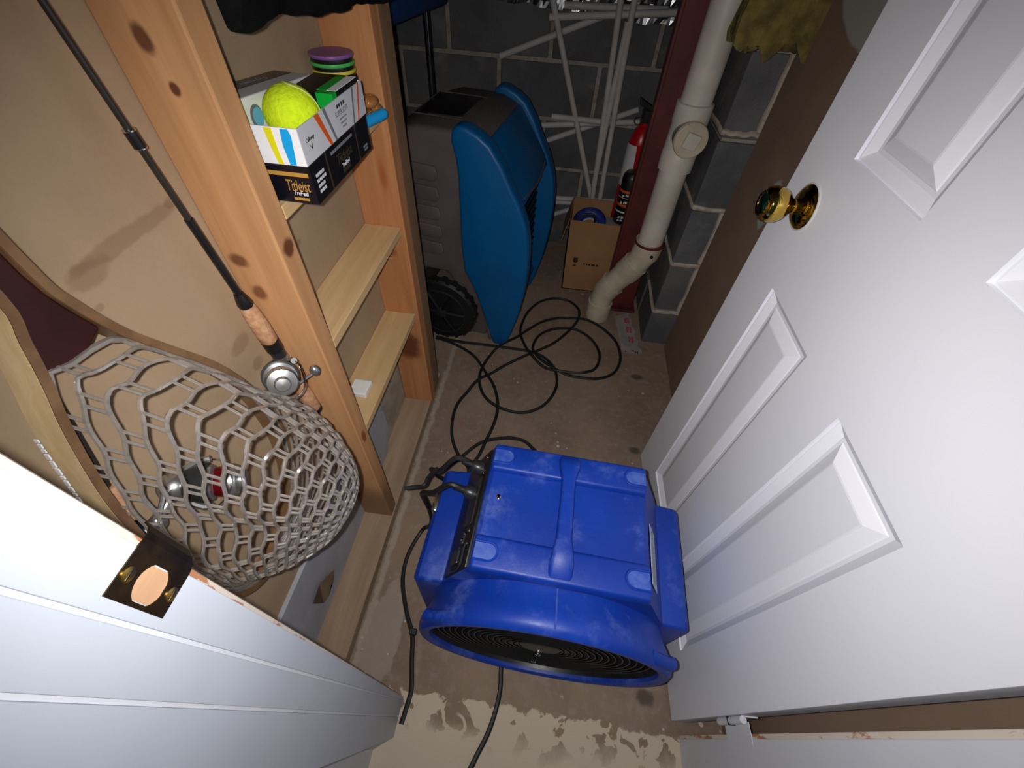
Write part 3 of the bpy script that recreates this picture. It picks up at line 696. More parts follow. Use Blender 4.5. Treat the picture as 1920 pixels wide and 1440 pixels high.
def lump(lo, hi, n, amp, fs, seed=0):
    t_ = bmn(); bmesh.ops.create_cube(t_, size=1); bmesh.ops.subdivide_edges(t_, edges=t_.edges, cuts=n, use_grid_fill=True)
    c = (Vector(lo)+Vector(hi))/2; s = Vector(hi)-Vector(lo)
    for v in t_.verts:
        p = Vector((v.co.x*s.x, v.co.y*s.y, v.co.z*s.z))
        d = p.normalized(); k = noise.fractal(Vector((p.x+seed, p.y, p.z))*fs, .7, 2, 4)
        v.co = c+p*.97+d*k*amp
    return t_
o = obj('insulation_batt', lump((.352, 1.270, .985), (.575, 1.345, 1.6), 18, .022, 22), 'insul', None, True); tag(o, 'ragged yellow-brown insulation batt hanging over the block wall end', 'insulation')
# crumpled foil at the head of the back wall
def foil(x0, x1, z0, z1, y, sd):
    bm = bmn(); nx, nz = 60, 10; g = []
    for j in range(nz+1):
        row = []
        for i in range(nx+1):
            x = x0+(x1-x0)*i/nx; z = z0+(z1-z0)*j/nz
            n_ = noise.fractal(Vector((x*38+sd, z*46, sd)), .6, 2, 4)
            row.append(bm.verts.new((x, y+n_*.0075, z+(noise.noise(Vector((x*14+sd, 3, 1)))*.012 if j == 0 else 0)+(x-x0)*-.05)))
        g.append(row)
    for j in range(nz):
        for i in range(nx): bm.faces.new((g[j][i], g[j][i+1], g[j+1][i+1], g[j+1][i]))
    bmesh.ops.solidify(bm, geom=bm.faces[:], thickness=.002); return bm
o = obj('foil_sheet', foil(-.30, .42, .945, 1.12, 2.046, 1.3), 'foil'); tag(o, 'crumpled silver foil facing at the head of the back wall', 'foil')

# ================================================================== STICK TRELLIS
tr = thing('stick_trellis', 'white crossed stick frame leaning on the back block wall', 'trellis', (.17, 2.0, 0))
ST = [((-.112, .985), (.170, .262), 0), ((.128, 1.0), (.166, .262), 1), ((.174, 1.0), (.200, .262), 1), ((.167, .93), (.158, .359), 2),
      ((-.111, .920), (.346, .962), 3), ((-.063, .953), (.30, .962), 4), ((-.294, .786), (.12, .945), 5),
      ((-.066, .609), (.205, .606), 3), ((-.106, .565), (.298, .613), 4), ((-.10, .492), (.285, .651), 5),
      ((-.06, .268), (.290, .284), 3), ((-.06, .236), (.291, .262), 4), ((-.10, .128), (.10, .215), 5)]
YD = (1.985, 1.962, 1.962, 1.985, 2.008, 2.026, 2.026)
for (a, b, d) in ST:
    y = YD[d]; obj('stick', tube([(a[0], y, a[1]), (b[0], y, b[1])], .0115, 10), 'stick', tr, True)
for x in (.166, .202):
    obj('stick', tube([(x, 1.985, .27), (x+.004, 1.985, .0)], .0115, 10), 'stick', tr, True)

# ================================================================== CARTON, TAPE, CANS
cb = thing('cardboard_box', 'open cardboard box standing on the floor behind the steel post', 'box', (.21, 1.75, 0))
X0, X1, Y0, Y1, HB = .076, .36, 1.656, 1.865, .34
sd = obj('wall_panel', hexa([(X0, Y0, 0), (X1, Y0, 0), (X1, Y0+.004, 0), (X0, Y0+.004, 0), (X0-.012, Y0, HB), (X1, Y0, HB-.004), (X1, Y0+.004, HB-.004), (X0-.012, Y0+.004, HB)]), 'carton', cb)
obj('wall_panel', box((X0, Y1-.004, 0), (X1, Y1, HB+.0)), 'carton', cb)
obj('wall_panel', hexa([(X0, Y0, 0), (X0+.004, Y0, 0), (X0+.004, Y1, 0), (X0, Y1, 0), (X0-.012, Y0, HB), (X0-.008, Y0, HB), (X0+.002, Y1, HB), (X0-.002, Y1, HB)]), 'carton', cb)
obj('wall_panel', box((X1-.004, Y0, 0), (X1, Y1, HB)), 'carton', cb)
obj('bottom', box((X0, Y0, 0), (X1, Y1, .004)), 'carton', cb)
obj('flap', hexa([(X0-.012, Y0+.01, HB), (X0-.009, Y0+.01, HB), (X0-.002, Y1-.01, HB), (X0-.005, Y1-.01, HB), (X0-.035, Y0+.01, HB-.10), (X0-.032, Y0+.01, HB-.10), (X0-.025, Y1-.01, HB-.10), (X0-.028, Y1-.01, HB-.10)]), 'carton', cb)
obj('print_mark', bars([(.080+.0, .086, .138, .146), (.09, .098, .138, .146)]+textline(.102, .145, .136, .010), (X0, Y0-.0002, 0), (1, 0, .0), (0, 0, 1)), 'ink', cb, label='dark handling mark and print on the carton')
obj('glass_mark', prism([(X0+.032, .128), (X0+.050, .128), (X0+.050, .131), (X0+.0425, .132), (X0+.0425, .143), (X0+.052, .150), (X0+.050, .170), (X0+.032, .170), (X0+.030, .150), (X0+.0395, .143), (X0+.0395, .132), (X0+.032, .131)], 'y', Y0-.0006, Y0-.0001), 'ink', cb)
o = obj('grey_bundle', lump((.215, 1.664, .02), (.352, 1.735, .335), 6, .004, 14), 'greystuff', None, True); tag(o, 'pale grey bundle in the cardboard box under the black can', 'bundle')
tp = thing('tape_roll', 'blue tape roll standing in the cardboard box', 'tape', (.15, 1.71, .24))
obj('roll', tube([(.15+.052*math.cos(2*math.pi*i/36), 1.715, .300+.052*math.sin(2*math.pi*i/36)) for i in range(36)], .021, 12, closed=True), 'tape', tp, True)
obj('core', lathe([(.033, -.022), (.036, -.022), (.036, .022), (.033, .022)], (.15, 1.715, .300), (0, 1, 0), 28, caps=False), 'cardgrey', tp, True)
o = obj('black_cable_loop', tube([(.090, 1.680, .20), (.084, 1.680, .30), (.100, 1.681, .345), (.135, 1.681, .362), (.165, 1.681, .35), (.175, 1.680, .28)], .005, 8, sm=6), 'rubber', None, True); tag(o, 'short black cable loop over the blue tape in the box', 'cable')
ac = thing('aerosol_can', 'black aerosol can with orange and white label band in the box', 'can', (.285, 1.70, .335))
obj('body', lathe([(.036, 0), (.038, .003), (.038, .180), (.035, .188), (.028, .198), (.014, .202)], (.280, 1.704, .336), (0, 0, 1), 28), 'black', ac, True)
for h0, h1, m_ in ((.050, .056, 'label'), (.075, .085, 'orange'), (.108, .110, 'label'), (.128, .138, 'orange')):
    obj('label_band', lathe([(.0383, h0), (.0385, (h0+h1)/2), (.0383, h1)], (.280, 1.704, .336), (0, 0, 1), 28, caps=False), m_, ac, True)
obj('label_print', bars(textline(-.030, .014, .090, .009)+textline(-.030, .014, .118, .007), (.280, 1.6645, .336), (1, 0, 0), (0, 0, 1)), 'label', ac)
obj('fine_print', bars(textline(-.026, .012, .018, .006)+textline(-.026, .008, .030, .008), (.280, 1.6645, .336), (1, 0, 0), (0, 0, 1)), 'label', ac)
fe = thing('fire_extinguisher', 'red fire extinguisher with white label behind the steel post', 'extinguisher', (.306, 1.78, .1))
obj('cylinder', lathe([(.04, .06), (.046, .066), (.047, .55), (.044, .585), (.032, .62), (.018, .635), (.018, .65)], (.290, 1.80, .03), (0, 0, 1), 32), 'red', fe, True)
obj('label_band', lathe([(.0472, .42), (.0474, .50), (.0472, .575)], (.290, 1.80, .03), (0, 0, 1), 32, caps=False), 'label', fe, True)
obj('red_band', prism([(.286, .45), (.34, .45), (.34, .61), (.274, .61)], 'y', 1.7515, 1.7525), 'red', fe)
obj('valve', lathe([(.02, .645), (.022, .66), (.022, .685), (.014, .69)], (.290, 1.80, .03), (0, 0, 1), 20), 'darkgrey', fe, True)
obj('lever', prism([(.25, .735), (.335, .70), (.335, .715), (.247, .757)], 'y', 1.77, 1.79, .002), 'black', fe)
obj('pull_ring', tube([(.255+.014*math.cos(2*math.pi*i/20), 1.755, .690+.012*math.sin(2*math.pi*i/20)) for i in range(20)], .0015, 6, closed=True), 'steel', fe, True)

# ================================================================== FLOOR PAPER
pp = thing('paper_sheet', 'crumpled white paper with red print lying on the concrete by the post', 'paper', (.37, 1.38, 0))
bm = bmn(); nx, ny = 8, 16; g = []
for j in range(ny+1):
    row = []
    for i in range(nx+1):
        a, b = i/nx, j/ny
        x = (.346+(.425-.346)*a)*(1-b)+(.322+(.385-.322)*a)*b; y = 1.254+.016*a+b*(.235+.01*a)
        row.append(bm.verts.new((x+(.006*math.sin(j*1.6) if i == nx else 0), y, .004+.010*abs(noise.noise(Vector((x*22, y*22, 3))))+(.02*max(0, b-.75)*a))))
    g.append(row)
for j in range(ny):
    for i in range(nx): bm.faces.new((g[j][i], g[j][i+1], g[j+1][i+1], g[j+1][i]))
bmesh.ops.solidify(bm, geom=bm.faces[:], thickness=.001)
obj('sheet', bm, 'paper', pp, True)
rc = []
for k, yy in enumerate((.065, .125, .185)):
    for i in range(4): rc += textline(.027-.006*k+.0, .048-.006*k, yy+i*.009, .006)
obj('red_print', bars(rc, (.346, 1.254, .0155), (1, 0, 0), (0, 1, 0)), 'redink', pp)
obj('black_print', bars([(.01, .016, .008, .014), (.05, .056, .008, .016), (.06, .064, .006, .018), (.04, .048, .016, .022)], (.346, 1.254, .012), (1, 0, 0), (0, 1, 0)), 'ink', pp)

# ================================================================== CORDS
c1 = [(-0.419, 1.219), (-0.329, 1.206), (-0.242, 1.206), (-0.162, 1.206), (-0.07, 1.204), (-0.013, 1.198), (0.034, 1.175), (0.07, 1.135), (0.086, 1.093), (0.09, 1.037), (0.075, 0.98), (0.043, 0.929), (-0.004, 0.896), (-0.053, 0.888), (-0.115, 0.902), (-0.161, 0.933), (-0.189, 0.975), (-0.204, 1.028), (-0.201, 1.087), (-0.182, 1.152), (-0.15, 1.206), (-0.091, 1.275), (-0.055, 1.321), (-0.001, 1.384), (0.057, 1.421), (0.117, 1.436), (0.197, 1.44), (0.269, 1.394), (0.321, 1.324), (0.338, 1.245), (0.328, 1.18), (0.299, 1.13), (0.245, 1.099), (0.191, 1.094), (0.132, 1.098), (0.077, 1.114), (0.025, 1.15), (-0.006, 1.183), (-0.019, 1.229), (-0.005, 1.291), (0.033, 1.337), (0.091, 1.365), (0.156, 1.366), (0.216, 1.322), (0.248, 1.261), (0.253, 1.206), (0.234, 1.149), (0.196, 1.116), (0.153, 1.105), (0.094, 1.106), (0.038, 1.122), (-0.009, 1.159), (-0.049, 1.216), (-0.077, 1.286), (-0.08, 1.356), (-0.062, 1.444), (-0.019, 1.521), (0.042, 1.561), (0.106, 1.56), (0.151, 1.523), (0.165, 1.477), (0.155, 1.418), (0.121, 1.349), (0.067, 1.27), (0.013, 1.219), (-0.039, 1.178), (-0.114, 1.11), (-0.161, 1.058), (-0.205, 1.007), (-0.236, 0.947), (-0.256, 0.898), (-0.262, 0.846), (-0.256, 0.788), (-0.244, 0.744), (-0.223, 0.703), (-0.198, 0.671), (-0.17, 0.644)]
c2 = [(-0.414, 1.199), (-0.353, 1.185), (-0.29, 1.156), (-0.237, 1.119), (-0.187, 1.053), (-0.144, 0.99), (-0.118, 0.921), (-0.111, 0.859), (-0.118, 0.799), (-0.129, 0.751), (-0.142, 0.69), (-0.157, 0.651)]
c3 = [(-0.235, 0.634), (-0.199, 0.678), (-0.155, 0.734), (-0.112, 0.76), (-0.053, 0.776), (-0.005, 0.772), (0.026, 0.749), (0.042, 0.727)]
c4 = [(-0.252, 0.507), (-0.266, 0.44), (-0.28, 0.354), (-0.274, 0.285), (-0.241, 0.213), (-0.214, 0.169), (-0.2, 0.116), (-0.186, 0.065), (-0.186, 0.04), (-.19, .0)]
c5 = [(0.013, 0.134), (0.017, 0.093), (0.013, 0.053), (0.002, 0.01), (-0.015, -0.028), (-0.03, -0.06), (-.08, -.14), (-.15, -.25)]
CR = .0056
def lay(pts, z=.006, lift=.010):
    """lay points on the floor; a later strand rides over an earlier one where they cross"""
    out = []
    for i, (x, y) in enumerate(pts):
        zz = z
        for j in range(0, i-4):
            if (pts[j][0]-x)**2+(pts[j][1]-y)**2 < .028**2: zz = z+lift
        out.append((x, y, zz))
    return out
def plug(parent, p, d, local=False):
    d = Vector(d).normalized(); p = Vector(p)
    q = obj('plug', lathe([(.008, -.012), (.0125, -.006), (.0145, .004), (.0145, .020), (.012, .024)], p, d, 14), 'darkgrey', parent, True)
    obj('strain_relief', tube([p-d*.032, p-d*.010], .0072, 10), 'rubber', q, True)
# panel points in world space
MB = MW[bl.name]
def pw(s, y, h): return MB @ sl(s, y, h)
nw = MB.to_3x3() @ nn
cd1 = thing('power_cord', 'long black power cord looped on the concrete floor', 'cord', (.1, 1.2, 0))
P1 = lay(c1)
a1 = pw(.042, .108, .026)
pth = P1+[(-.165, .60, .015), (-.185, .545, .09), (-.205, .49, .22), (-.203, .45, .33), (-.190, .418, .395), (-.168, .405, .418), tuple(a1+nw*.035), tuple(a1)]
obj('cable', tube(pth, CR, 8, sm=5), 'rubber', cd1, True); plug(cd1, a1-nw*.012, -nw)
cd2 = thing('power_cord', 'black cord running from the dehumidifier to behind the air mover', 'cord', (-.2, 1.1, 0))
obj('cable', tube(lay(c2, .0175)+[(-.165, .60, .012), (-.13, .54, .008), (-.09, .50, .007)], CR, 8, sm=5), 'rubber', cd2, True)
cd3 = thing('power_cord', 'black cord arching behind the air mover and out under its front', 'cord', (0, .7, 0))
obj('cable', tube([(-.262, .60, .03)]+lay(c3, .0075)+[(.05, .66, .007), (.045, .56, .006), (.03, .44, .006), (.012, .30, .006), (.012, .20, .006)]+lay(c5), CR, 8, sm=5), 'rubber', cd3, True)
cd4 = thing('power_cord', 'black cord hanging down the left side of the air mover to the jamb', 'cord', (-.27, .3, 0))
a2 = pw(.052, .055, .026)
obj('cable', tube([tuple(a2), tuple(a2+nw*.03), (-.172, .362, .405), (-.200, .372, .375), (-.207, .385, .32), (-.206, .395, .24), (-.212, .405, .15), (-.232, .42, .06), (-.258, .425, .012)]+lay(c4[2:]), CR, 8, sm=5), 'rubber', cd4, True); plug(cd4, a2-nw*.012, -nw)
obj('cord_tie', tube([(-.172, .405, .428), (-.190, .395, .405), (-.198, .380, .392), (-.212, .370, .402), (-.232, .362, .405)], .004, 8, sm=5), 'rubber', cd4, True, label='black tie strap')
obj('cable_clip', box((-.222, .168, .002), (-.204, .182, .018), .002), 'black', cd4)

# ================================================================== LANDING NET
ln = thing('landing_net', 'wooden landing net with clear rubber mesh hanging in front of the stud', 'net', (-.39, .2, .47))
HO = [(.2175, 1.26), (.2140, 1.10), (.2135, 1.0), (.2185, .968), (.235, .92), (.260, .873), (.290, .817), (.312, .75), (.320, .68), (.313, .60), (.287, .535), (.245, .492), (.200, .476), (.155, .480), (.122, .510), (.104, .565), (.099, .63), (.104, .70), (.116, .764), (.126, .812), (.140, .858), (.154, .897), (.168, .929), (.181, .964), (.1925, 1.0), (.1920, 1.10), (.1885, 1.26)]
XB, XFt = -.408, -.380
HOc = catmull([(0, y, z) for y, z in HO], 4)
def band(xa, xb, off, th, mat, nm, lab=None):
    bm = bmn(); rows = []
    n = len(HOc)
    for i, p in enumerate(HOc):
        d = (HOc[min(i+1, n-1)]-HOc[max(i-1, 0)]).normalized(); nr = Vector((0, d.z, -d.y))  # outward for this winding
        nr = -nr
        c = p+nr*off
        q = [c, c+nr*th]
        rows.append([bm.verts.new((xa, q[0].y, q[0].z)), bm.verts.new((xb, q[0].y, q[0].z)), bm.verts.new((xb, q[1].y, q[1].z)), bm.verts.new((xa, q[1].y, q[1].z))])
    for a, b in zip(rows, rows[1:]):
        for k in range(4): bm.faces.new((a[k], a[(k+1) % 4], b[(k+1) % 4], b[k]))
    bm.faces.new(rows[0][::-1]); bm.faces.new(rows[-1]); bmesh.ops.recalc_face_normals(bm, faces=bm.faces)
    return obj(nm, bm, mat, ln, True, label=lab)
band(XB, XFt, 0, .0035, 'netmid', 'hoop_inner_strip', 'brown inner strip of the hoop')
hp = band(XB, XFt, .0035, .0045, 'netwood', 'hoop', 'pale bent wood hoop')
obj('hoop_print', bars(textline(-.055, .055, -.002, .0035), (-.394, .1195, .842), Vector((0, -.035, -.12)), (1, 0, 0), .0006), 'cardwhite', hp)
band(XFt+.0001, XFt+.0012, .0002, .0076, 'netmid', 'hoop_edge', 'brown laminated front edge of the hoop')
# dark wedge and handle in the neck
wedge = [(.1925, 1.0), (.181, .964), (.172, .938), (.186, .928), (.206, .926), (.228, .936), (.2185, .968), (.2135, 1.0), (.2135, 1.08), (.218, 1.2), (.216, 1.32), (.190, 1.32), (.188, 1.2), (.1925, 1.08)]
obj('handle', prism(wedge, 'x', -.404, -.384, .002), 'netdark', ln, label='dark red-brown handle and throat')
# mesh bag: rings of clear rubber linked by pairs of short bars
ring0 = []
inn_ = [(.174, .935), (.192, .928), (.214, .926), (.236, .915)]+[p for p in HO[5:22]]
base = catmull([(-.386, y, z) for y, z in inn_], 12, True)
# resample evenly
tot = [0]
for a, b in zip(base, base[1:]+[base[0]]): tot.append(tot[-1]+(b-a).length)
NC = 40; SUB = 4; NS = NC*SUB
def at(s):
    s = (s % 1)*tot[-1]
    for i in range(len(base)):
        if tot[i+1] >= s: return base[i].lerp(base[(i+1) % len(base)], (s-tot[i])/(tot[i+1]-tot[i]+1e-9))
C0 = Vector((-.386, .208, .70)); E1 = Vector((-.243, .236, .598))
NR = 17
CEN = catmull([C0, (-.350, .214, .692), (-.312, .222, .668), (-.276, .230, .635), E1], 10)
def cen(t):
    k = t*(len(CEN)-1); i = min(int(k), len(CEN)-2); return CEN[i].lerp(CEN[i+1], k-i)
def bag(t, s):
    p = at(s)-C0
    # cross-section stays full, closes bluntly and tips down towards the bag's end
    rad = max(0, 1-t**2.7)**.5*(1-.10*t)
    q = Matrix.Rotation(t*.42, 3, 'Y') @ Vector((p.x, p.y, p.z*(1-.30*min(1, t*1.7))))
    q = q*rad
    fold = (.010*math.sin(2*math.pi*s*4+t*5)+.006*math.sin(2*math.pi*s*9+1.3))*t*(1-t)*2.4
    n_ = q.normalized() if q.length > 1e-6 else Vector((0, 0, 1))
    return cen(t)+q+n_*fold
bm = bmn(); TS = [0]+[1-(1-.97*k/NR)**1.35 for k in range(1, NR+1)]
WR = .00165
for k, t_ in enumerate(TS):
    pts = []
    for i in range(NS):
        zig = (.007*(1-.6*t_) if k not in (0, NR) else 0)*(1 if ((i//SUB+k) % 2 == 0) else -1)*math.sin(math.pi*((i % SUB)+.5)/SUB)
        tt = min(.995, max(0, t_+zig))
        pts.append(bag(tt, (i+.5)/NS))
    tube(pts, WR*1.3, 6, bm, closed=True)
for k in range(NR):
    for c in range(NC):
        if (c+k) % 2: continue
        if k >= NR-2 and (c//2) % 2: continue
        for off in (-.2, .2):
            s = (c+.5+off+.0)/NC
            a = bag(TS[k], s); b = bag(min(.99, TS[k+1]), s); m_ = bag((TS[k]+TS[k+1])/2, s)
            tube([a, m_, b], WR, 6, bm)
tube([bag(.0, i/60)+Vector((.002, 0, 0)) for i in range(60)], .003, 6, bm, closed=True)
obj('mesh_bag', bm, 'clear', ln, True, label='clear rubber mesh bag')

# ================================================================== FISHING RODS
def reel(parent, c, ax, col, foot):
    """spinning reel: spool axis ax, c spool centre"""
    ax = Vector(ax).normalized(); c = Vector(c); foot = Vector(foot)
    rl = obj('reel_spool', lathe([(.012, .020), (.019, .018), (.021, .014), (.021, .008), (.0175, .006), (.0175, -.006), (.022, -.008), (.022, -.014), (.012, -.016)], c, ax, 28), 'silver', parent, True)
    obj('spool_line', lathe([(.018, -.0055), (.0188, 0), (.018, .0055)], c, ax, 28, caps=False), col, rl, True)
    obj('drag_knob', lathe([(.010, .018), (.011, .024), (.009, .028), (.002, .029)], c, ax, 16), 'silver', rl, True)
    obj('rotor', lathe([(.012, -.040), (.020, -.034), (.0245, -.018), (.0245, -.012), (.022, -.012)], c, ax, 28), 'darkgrey', rl, True)
    u, v, d = frame(ax)
    obj('bail_wire', tube([c-ax*.012+u*.030, c+ax*.004+u*.028+v*.010, c+ax*.016+u*.012+v*.026, c+ax*.012-u*.010+v*.028, c-ax*.004-u*.028+v*.010, c-ax*.012-u*.030], .0011, 6, sm=5), 'chrome', rl, True)
    for s in (-1, 1): obj('bail_arm', tube([c-ax*.036+u*s*.020, c-ax*.02+u*s*.029, c-ax*.010+u*s*.030], .0045, 8), 'silver', rl, True)
    obj('reel_foot', tube([foot, foot.lerp(c-ax*.04, .55), c-ax*.045], .0065, 10, sm=4), 'silver', parent, True)
    obj('gear_box', ball(c-ax*.048, .018, None, 16, 12, (1, 1, 1)), 'silver', parent, True)
    obj('crank_arm', tube([c-ax*.048, c-ax*.048+v*.035, c-ax*.052+v*.042-u*.022], .0028, 8), 'silver', parent, True)
    obj('crank_knob', ball(c-ax*.052+v*.042-u*.028, .008, None, 12, 8, (1, 1, 1.3)), 'silver', parent, True)
r1 = thing('fishing_rod', 'fishing rod with cork handle leaning in the corner beside the stud', 'fishing rod', (-.404, .43, .54))
b0 = Vector((-.402, .428, .548)); b1 = Vector((-.402, .372, 1.14)); dd = (b1-b0).normalized()
def rp(z): return b0+(b1-b0)*((z-b0.z)/(b1.z-b0.z))
obj('blank', tube([rp(.80), rp(.95), rp(1.2), rp(2.0)], [.0042, .0022], 10), 'graphite', r1, True)
obj('blank_thread', tube([rp(.835), rp(.95)], .0047, 10), 'black', r1, True)
obj('ferrule', tube([rp(1.026), rp(1.042)], .0056, 10), 'black', r1, True)
for z in (1.026, 1.042): obj('ferrule_ring', tube([rp(z)-dd*.0006, rp(z)+dd*.0006], .0058, 12), 'chrome', r1, True)
obj('foregrip', lathe([(.009, .0), (.0125, .005), (.0128, .03), (.0115, .06), (.0095, .074)], rp(.745), dd, 20), 'cork', r1, True, label='cork foregrip')
obj('winding_check', lathe([(.0095, 0), (.010, .004), (.0085, .012), (.006, .022)], rp(.819), dd, 16), 'black', r1, True)
obj('reel_seat', tube([rp(.645), rp(.735)], .0098, 16), 'black', r1, True)
obj('seat_ring', tube([rp(.728), rp(.746)], .0126, 18), 'black', r1, True)
obj('seat_hood', tube([rp(.712), rp(.728)], .0108, 18), 'darkgrey', r1, True)
obj('seat_band', tube([rp(.704), rp(.712)], .0113, 18), 'silver', r1, True)
obj('rear_grip', lathe([(.0085, .0), (.012, .006), (.0125, .05), (.011, .095)], rp(.552), dd, 20), 'cork', r1, True, label='cork rear grip')
obj('butt_cap', lathe([(.009, -.006), (.0125, -.002), (.0125, .007)], rp(.552), dd, 20), 'black', r1, True)
reel(r1, (-.352, .343, .742), (.60, -.66, .45), 'tape', rp(.69))
r2 = thing('fishing_rod', 'second fishing rod with red and black reel seen through the net mesh', 'fishing rod', (-.425, .08, .57))
q0 = Vector((-.424, .078, .575)); q1 = Vector((-.424, .268, 1.16))
def rq(z): return q0+(q1-q0)*((z-q0.z)/(q1.z-q0.z))
obj('blank', tube([rq(.76), rq(1.2), rq(2.0)], [.004, .0022], 10), 'graphite', r2, True)
obj('rear_grip', lathe([(.0085, 0), (.011, .006), (.0115, .06), (.0105, .08)], rq(.575), (q1-q0), 18), 'cork', r2, True)
obj('reel_seat', tube([rq(.65), rq(.74)], .0095, 14), 'black', r2, True)
obj('foregrip', lathe([(.0105, 0), (.011, .03), (.008, .05)], rq(.735), (q1-q0), 18), 'cork', r2, True)
reel(r2, (-.372, .200, .705), (.75, .35, -.2), 'darkred', rq(.70))

# ================================================================== GOLF BOXES AND SHELF THINGS
XF_, YN, YFar = -.305, .494, .688
gt = thing('golf_ball_box', 'navy and black golf ball box with gold script, bottom of the stack', 'box', (-.37, .59, .926))
obj('carton', box((-.436, YN, .9262), (XF_, YFar, .973), .0006), 'cardblack', gt)
obj('end_panel', box((-.4355, YN-.0006, .9268), (XF_-.0006, YN+.0002, .9724)), 'navy', gt)
ex, ez = (1, 0, 0), (0, 0, 1)
obj('gold_band', box((-.43, YN-.001, .9605), (XF_-.003, YN-.0005, .9655)), 'gold', gt)
text('Titleist', .0200, 'gold', gt, (-.3265, YN-.0008, .9485), ex, ez, .0002, shear=.25, xs=.56)
text('TruFeel', .0085, 'cardwhite', gt, (-.325, YN-.0008, .9395), ex, ez, .0002, shear=.2, xs=.72)
obj('gold_bar', box((-.336, YN-.001, .9305), (-.316, YN-.0005, .9340)), 'gold', gt)
obj('side_print', bars(textline(.012, .034, .030, .0035)+textline(.012, .037, .0235, .0035)+textline(.012, .030, .017, .0035)+textline(.012, .030, .0105, .0035), (XF_+.0003, YN, .926), (0, 1, 0), ez), 'cardgrey', gt, label='four short white text lines')
obj('side_line', bars(textline(.062, .134, .038, .0034), (XF_+.0003, YN, .926), (0, 1, 0), ez), 'printgrey', gt)
for g0 in (.046, .146): obj('gold_line', bars([(g0, g0+.0025, 0, .0465)], (XF_+.0003, YN, .9263), (0, 1, 0), ez), 'dullgold', gt)
text('Titleist', .019, 'dullgold', gt, (XF_+.0003, YN+.098, .9515), (0, 1, 0), ez, .0002, shear=.3)
text('TruFeel', .008, 'cardgrey', gt, (XF_+.0003, YN+.098, .941), (0, 1, 0), ez, .0002, shear=.2)
obj('gold_bar', bars([(.086, .110, .006, .0115)], (XF_+.0003, YN, .926), (0, 1, 0), ez), 'dullgold', gt)
obj('corner_print', bars(textline(.166, .180, .010, .0026)+textline(.168, .180, .0055, .0026), (XF_+.0003, YN, .926), (0, 1, 0), ez), 'printgrey', gt)

wbx = thing('golf_ball_box', 'open white golf ball box with yellow, blue and orange stripes, holding the tennis ball', 'box', (-.37, .595, .973))
Z0, Z1 = .9732, 1.0145; XA, XB2, YA, YB = -.4355, XF_-.001, YN+.001, .697
obj('front_panel', box((XA, YA, Z0), (XB2, YA+.0015, Z1)), 'cardwhite', wbx)
obj('side_panel', box((XB2-.0015, YA+.0016, Z0), (XB2, YB, Z1)), 'cardgrey', wbx)
obj('back_panel', box((XA, YB-.0015, Z0), (XB2-.0016, YB, Z1)), 'cardwhite', wbx)
obj('inner_panel', box((XA, YA+.0016, Z0), (XA+.0015, YB-.0016, Z1)), 'cardwhite', wbx)
obj('bottom', box((XA+.0016, YA+.0016, Z0), (XB2-.0016, YB-.0016, Z0+.0012)), 'cardwhite', wbx)
obj('yellow_stripe', prism([(-.346, Z1-.001), (-.3365, Z1-.001), (-.3365, Z0+.015), (-.3350, Z0+.0005), (-.3415, Z0+.0005), (-.3445, Z0+.02)], 'y', YA-.0005, YA-.0001), 'yellow', wbx)
obj('blue_stripe', prism([(-.326, Z1-.001), (-.3165, Z1-.001), (-.3145, Z1-.008), (-.3190, Z0+.0005), (-.3270, Z0+.0005), (-.3285, Z0+.022)], 'y', YA-.0005, YA-.0001), 'cyan', wbx)
sx = XB2+.0001
obj('orange_stripe', prism([(YN+.046, Z1), (YN+.058, Z1), (YN+.078, Z0), (YN+.071, Z0)], 'x', sx, sx+.0004), 'orange', wbx)
obj('grey_stripe', prism([(YN+.070, Z1), (YN+.077, Z1), (YN+.093, Z0), (YN+.088, Z0)], 'x', sx, sx+.0004), 'printgrey', wbx)
obj('grey_stripe', prism([(YN+.165, Z1), (YN+.1705, Z1), (YN+.155, Z0), (YN+.151, Z0)], 'x', sx, sx+.0004), 'printgrey', wbx)
obj('orange_stripe', prism([(YN+.187, Z1), (YN+.192, Z1), (YN+.172, Z0), (YN+.168, Z0)], 'x', sx, sx+.0004), 'orange', wbx)
text('SUPERSOFT', .0082, 'printgrey', wbx, (sx+.0002, YN+.122, Z0+.025), (0, 1, 0), ez, .0002)
obj('dot_row', bars([(.110+.007*i, .114+.007*i, .031, .035) for i in range(4)], (sx, YN, Z0), (0, 1, 0), ez), 'dullgold', wbx)
obj('fine_print', bars(textline(.110, .134, .017, .0018)+textline(.112, .132, .012, .0018)+textline(.116, .130, .007, .0018), (sx, YN, Z0), (0, 1, 0), ez), 'printgrey', wbx)
text('Callaway', .0062, 'dullgold', wbx, (sx+.0002, YN+.024, Z0+.024), (0, 1, 0), ez, .0002, shear=.2)
obj('chevron', prism([(YN+.019, Z0+.019), (YN+.024, Z0+.012), (YN+.029, Z0+.019), (YN+.024, Z0+.0145)], 'x', sx, sx+.0004), 'dullgold', wbx)
text('Callaway', .005, 'printgrey', wbx, (-.408, YA-.0003, Z0+.030), ex, ez, .0002)

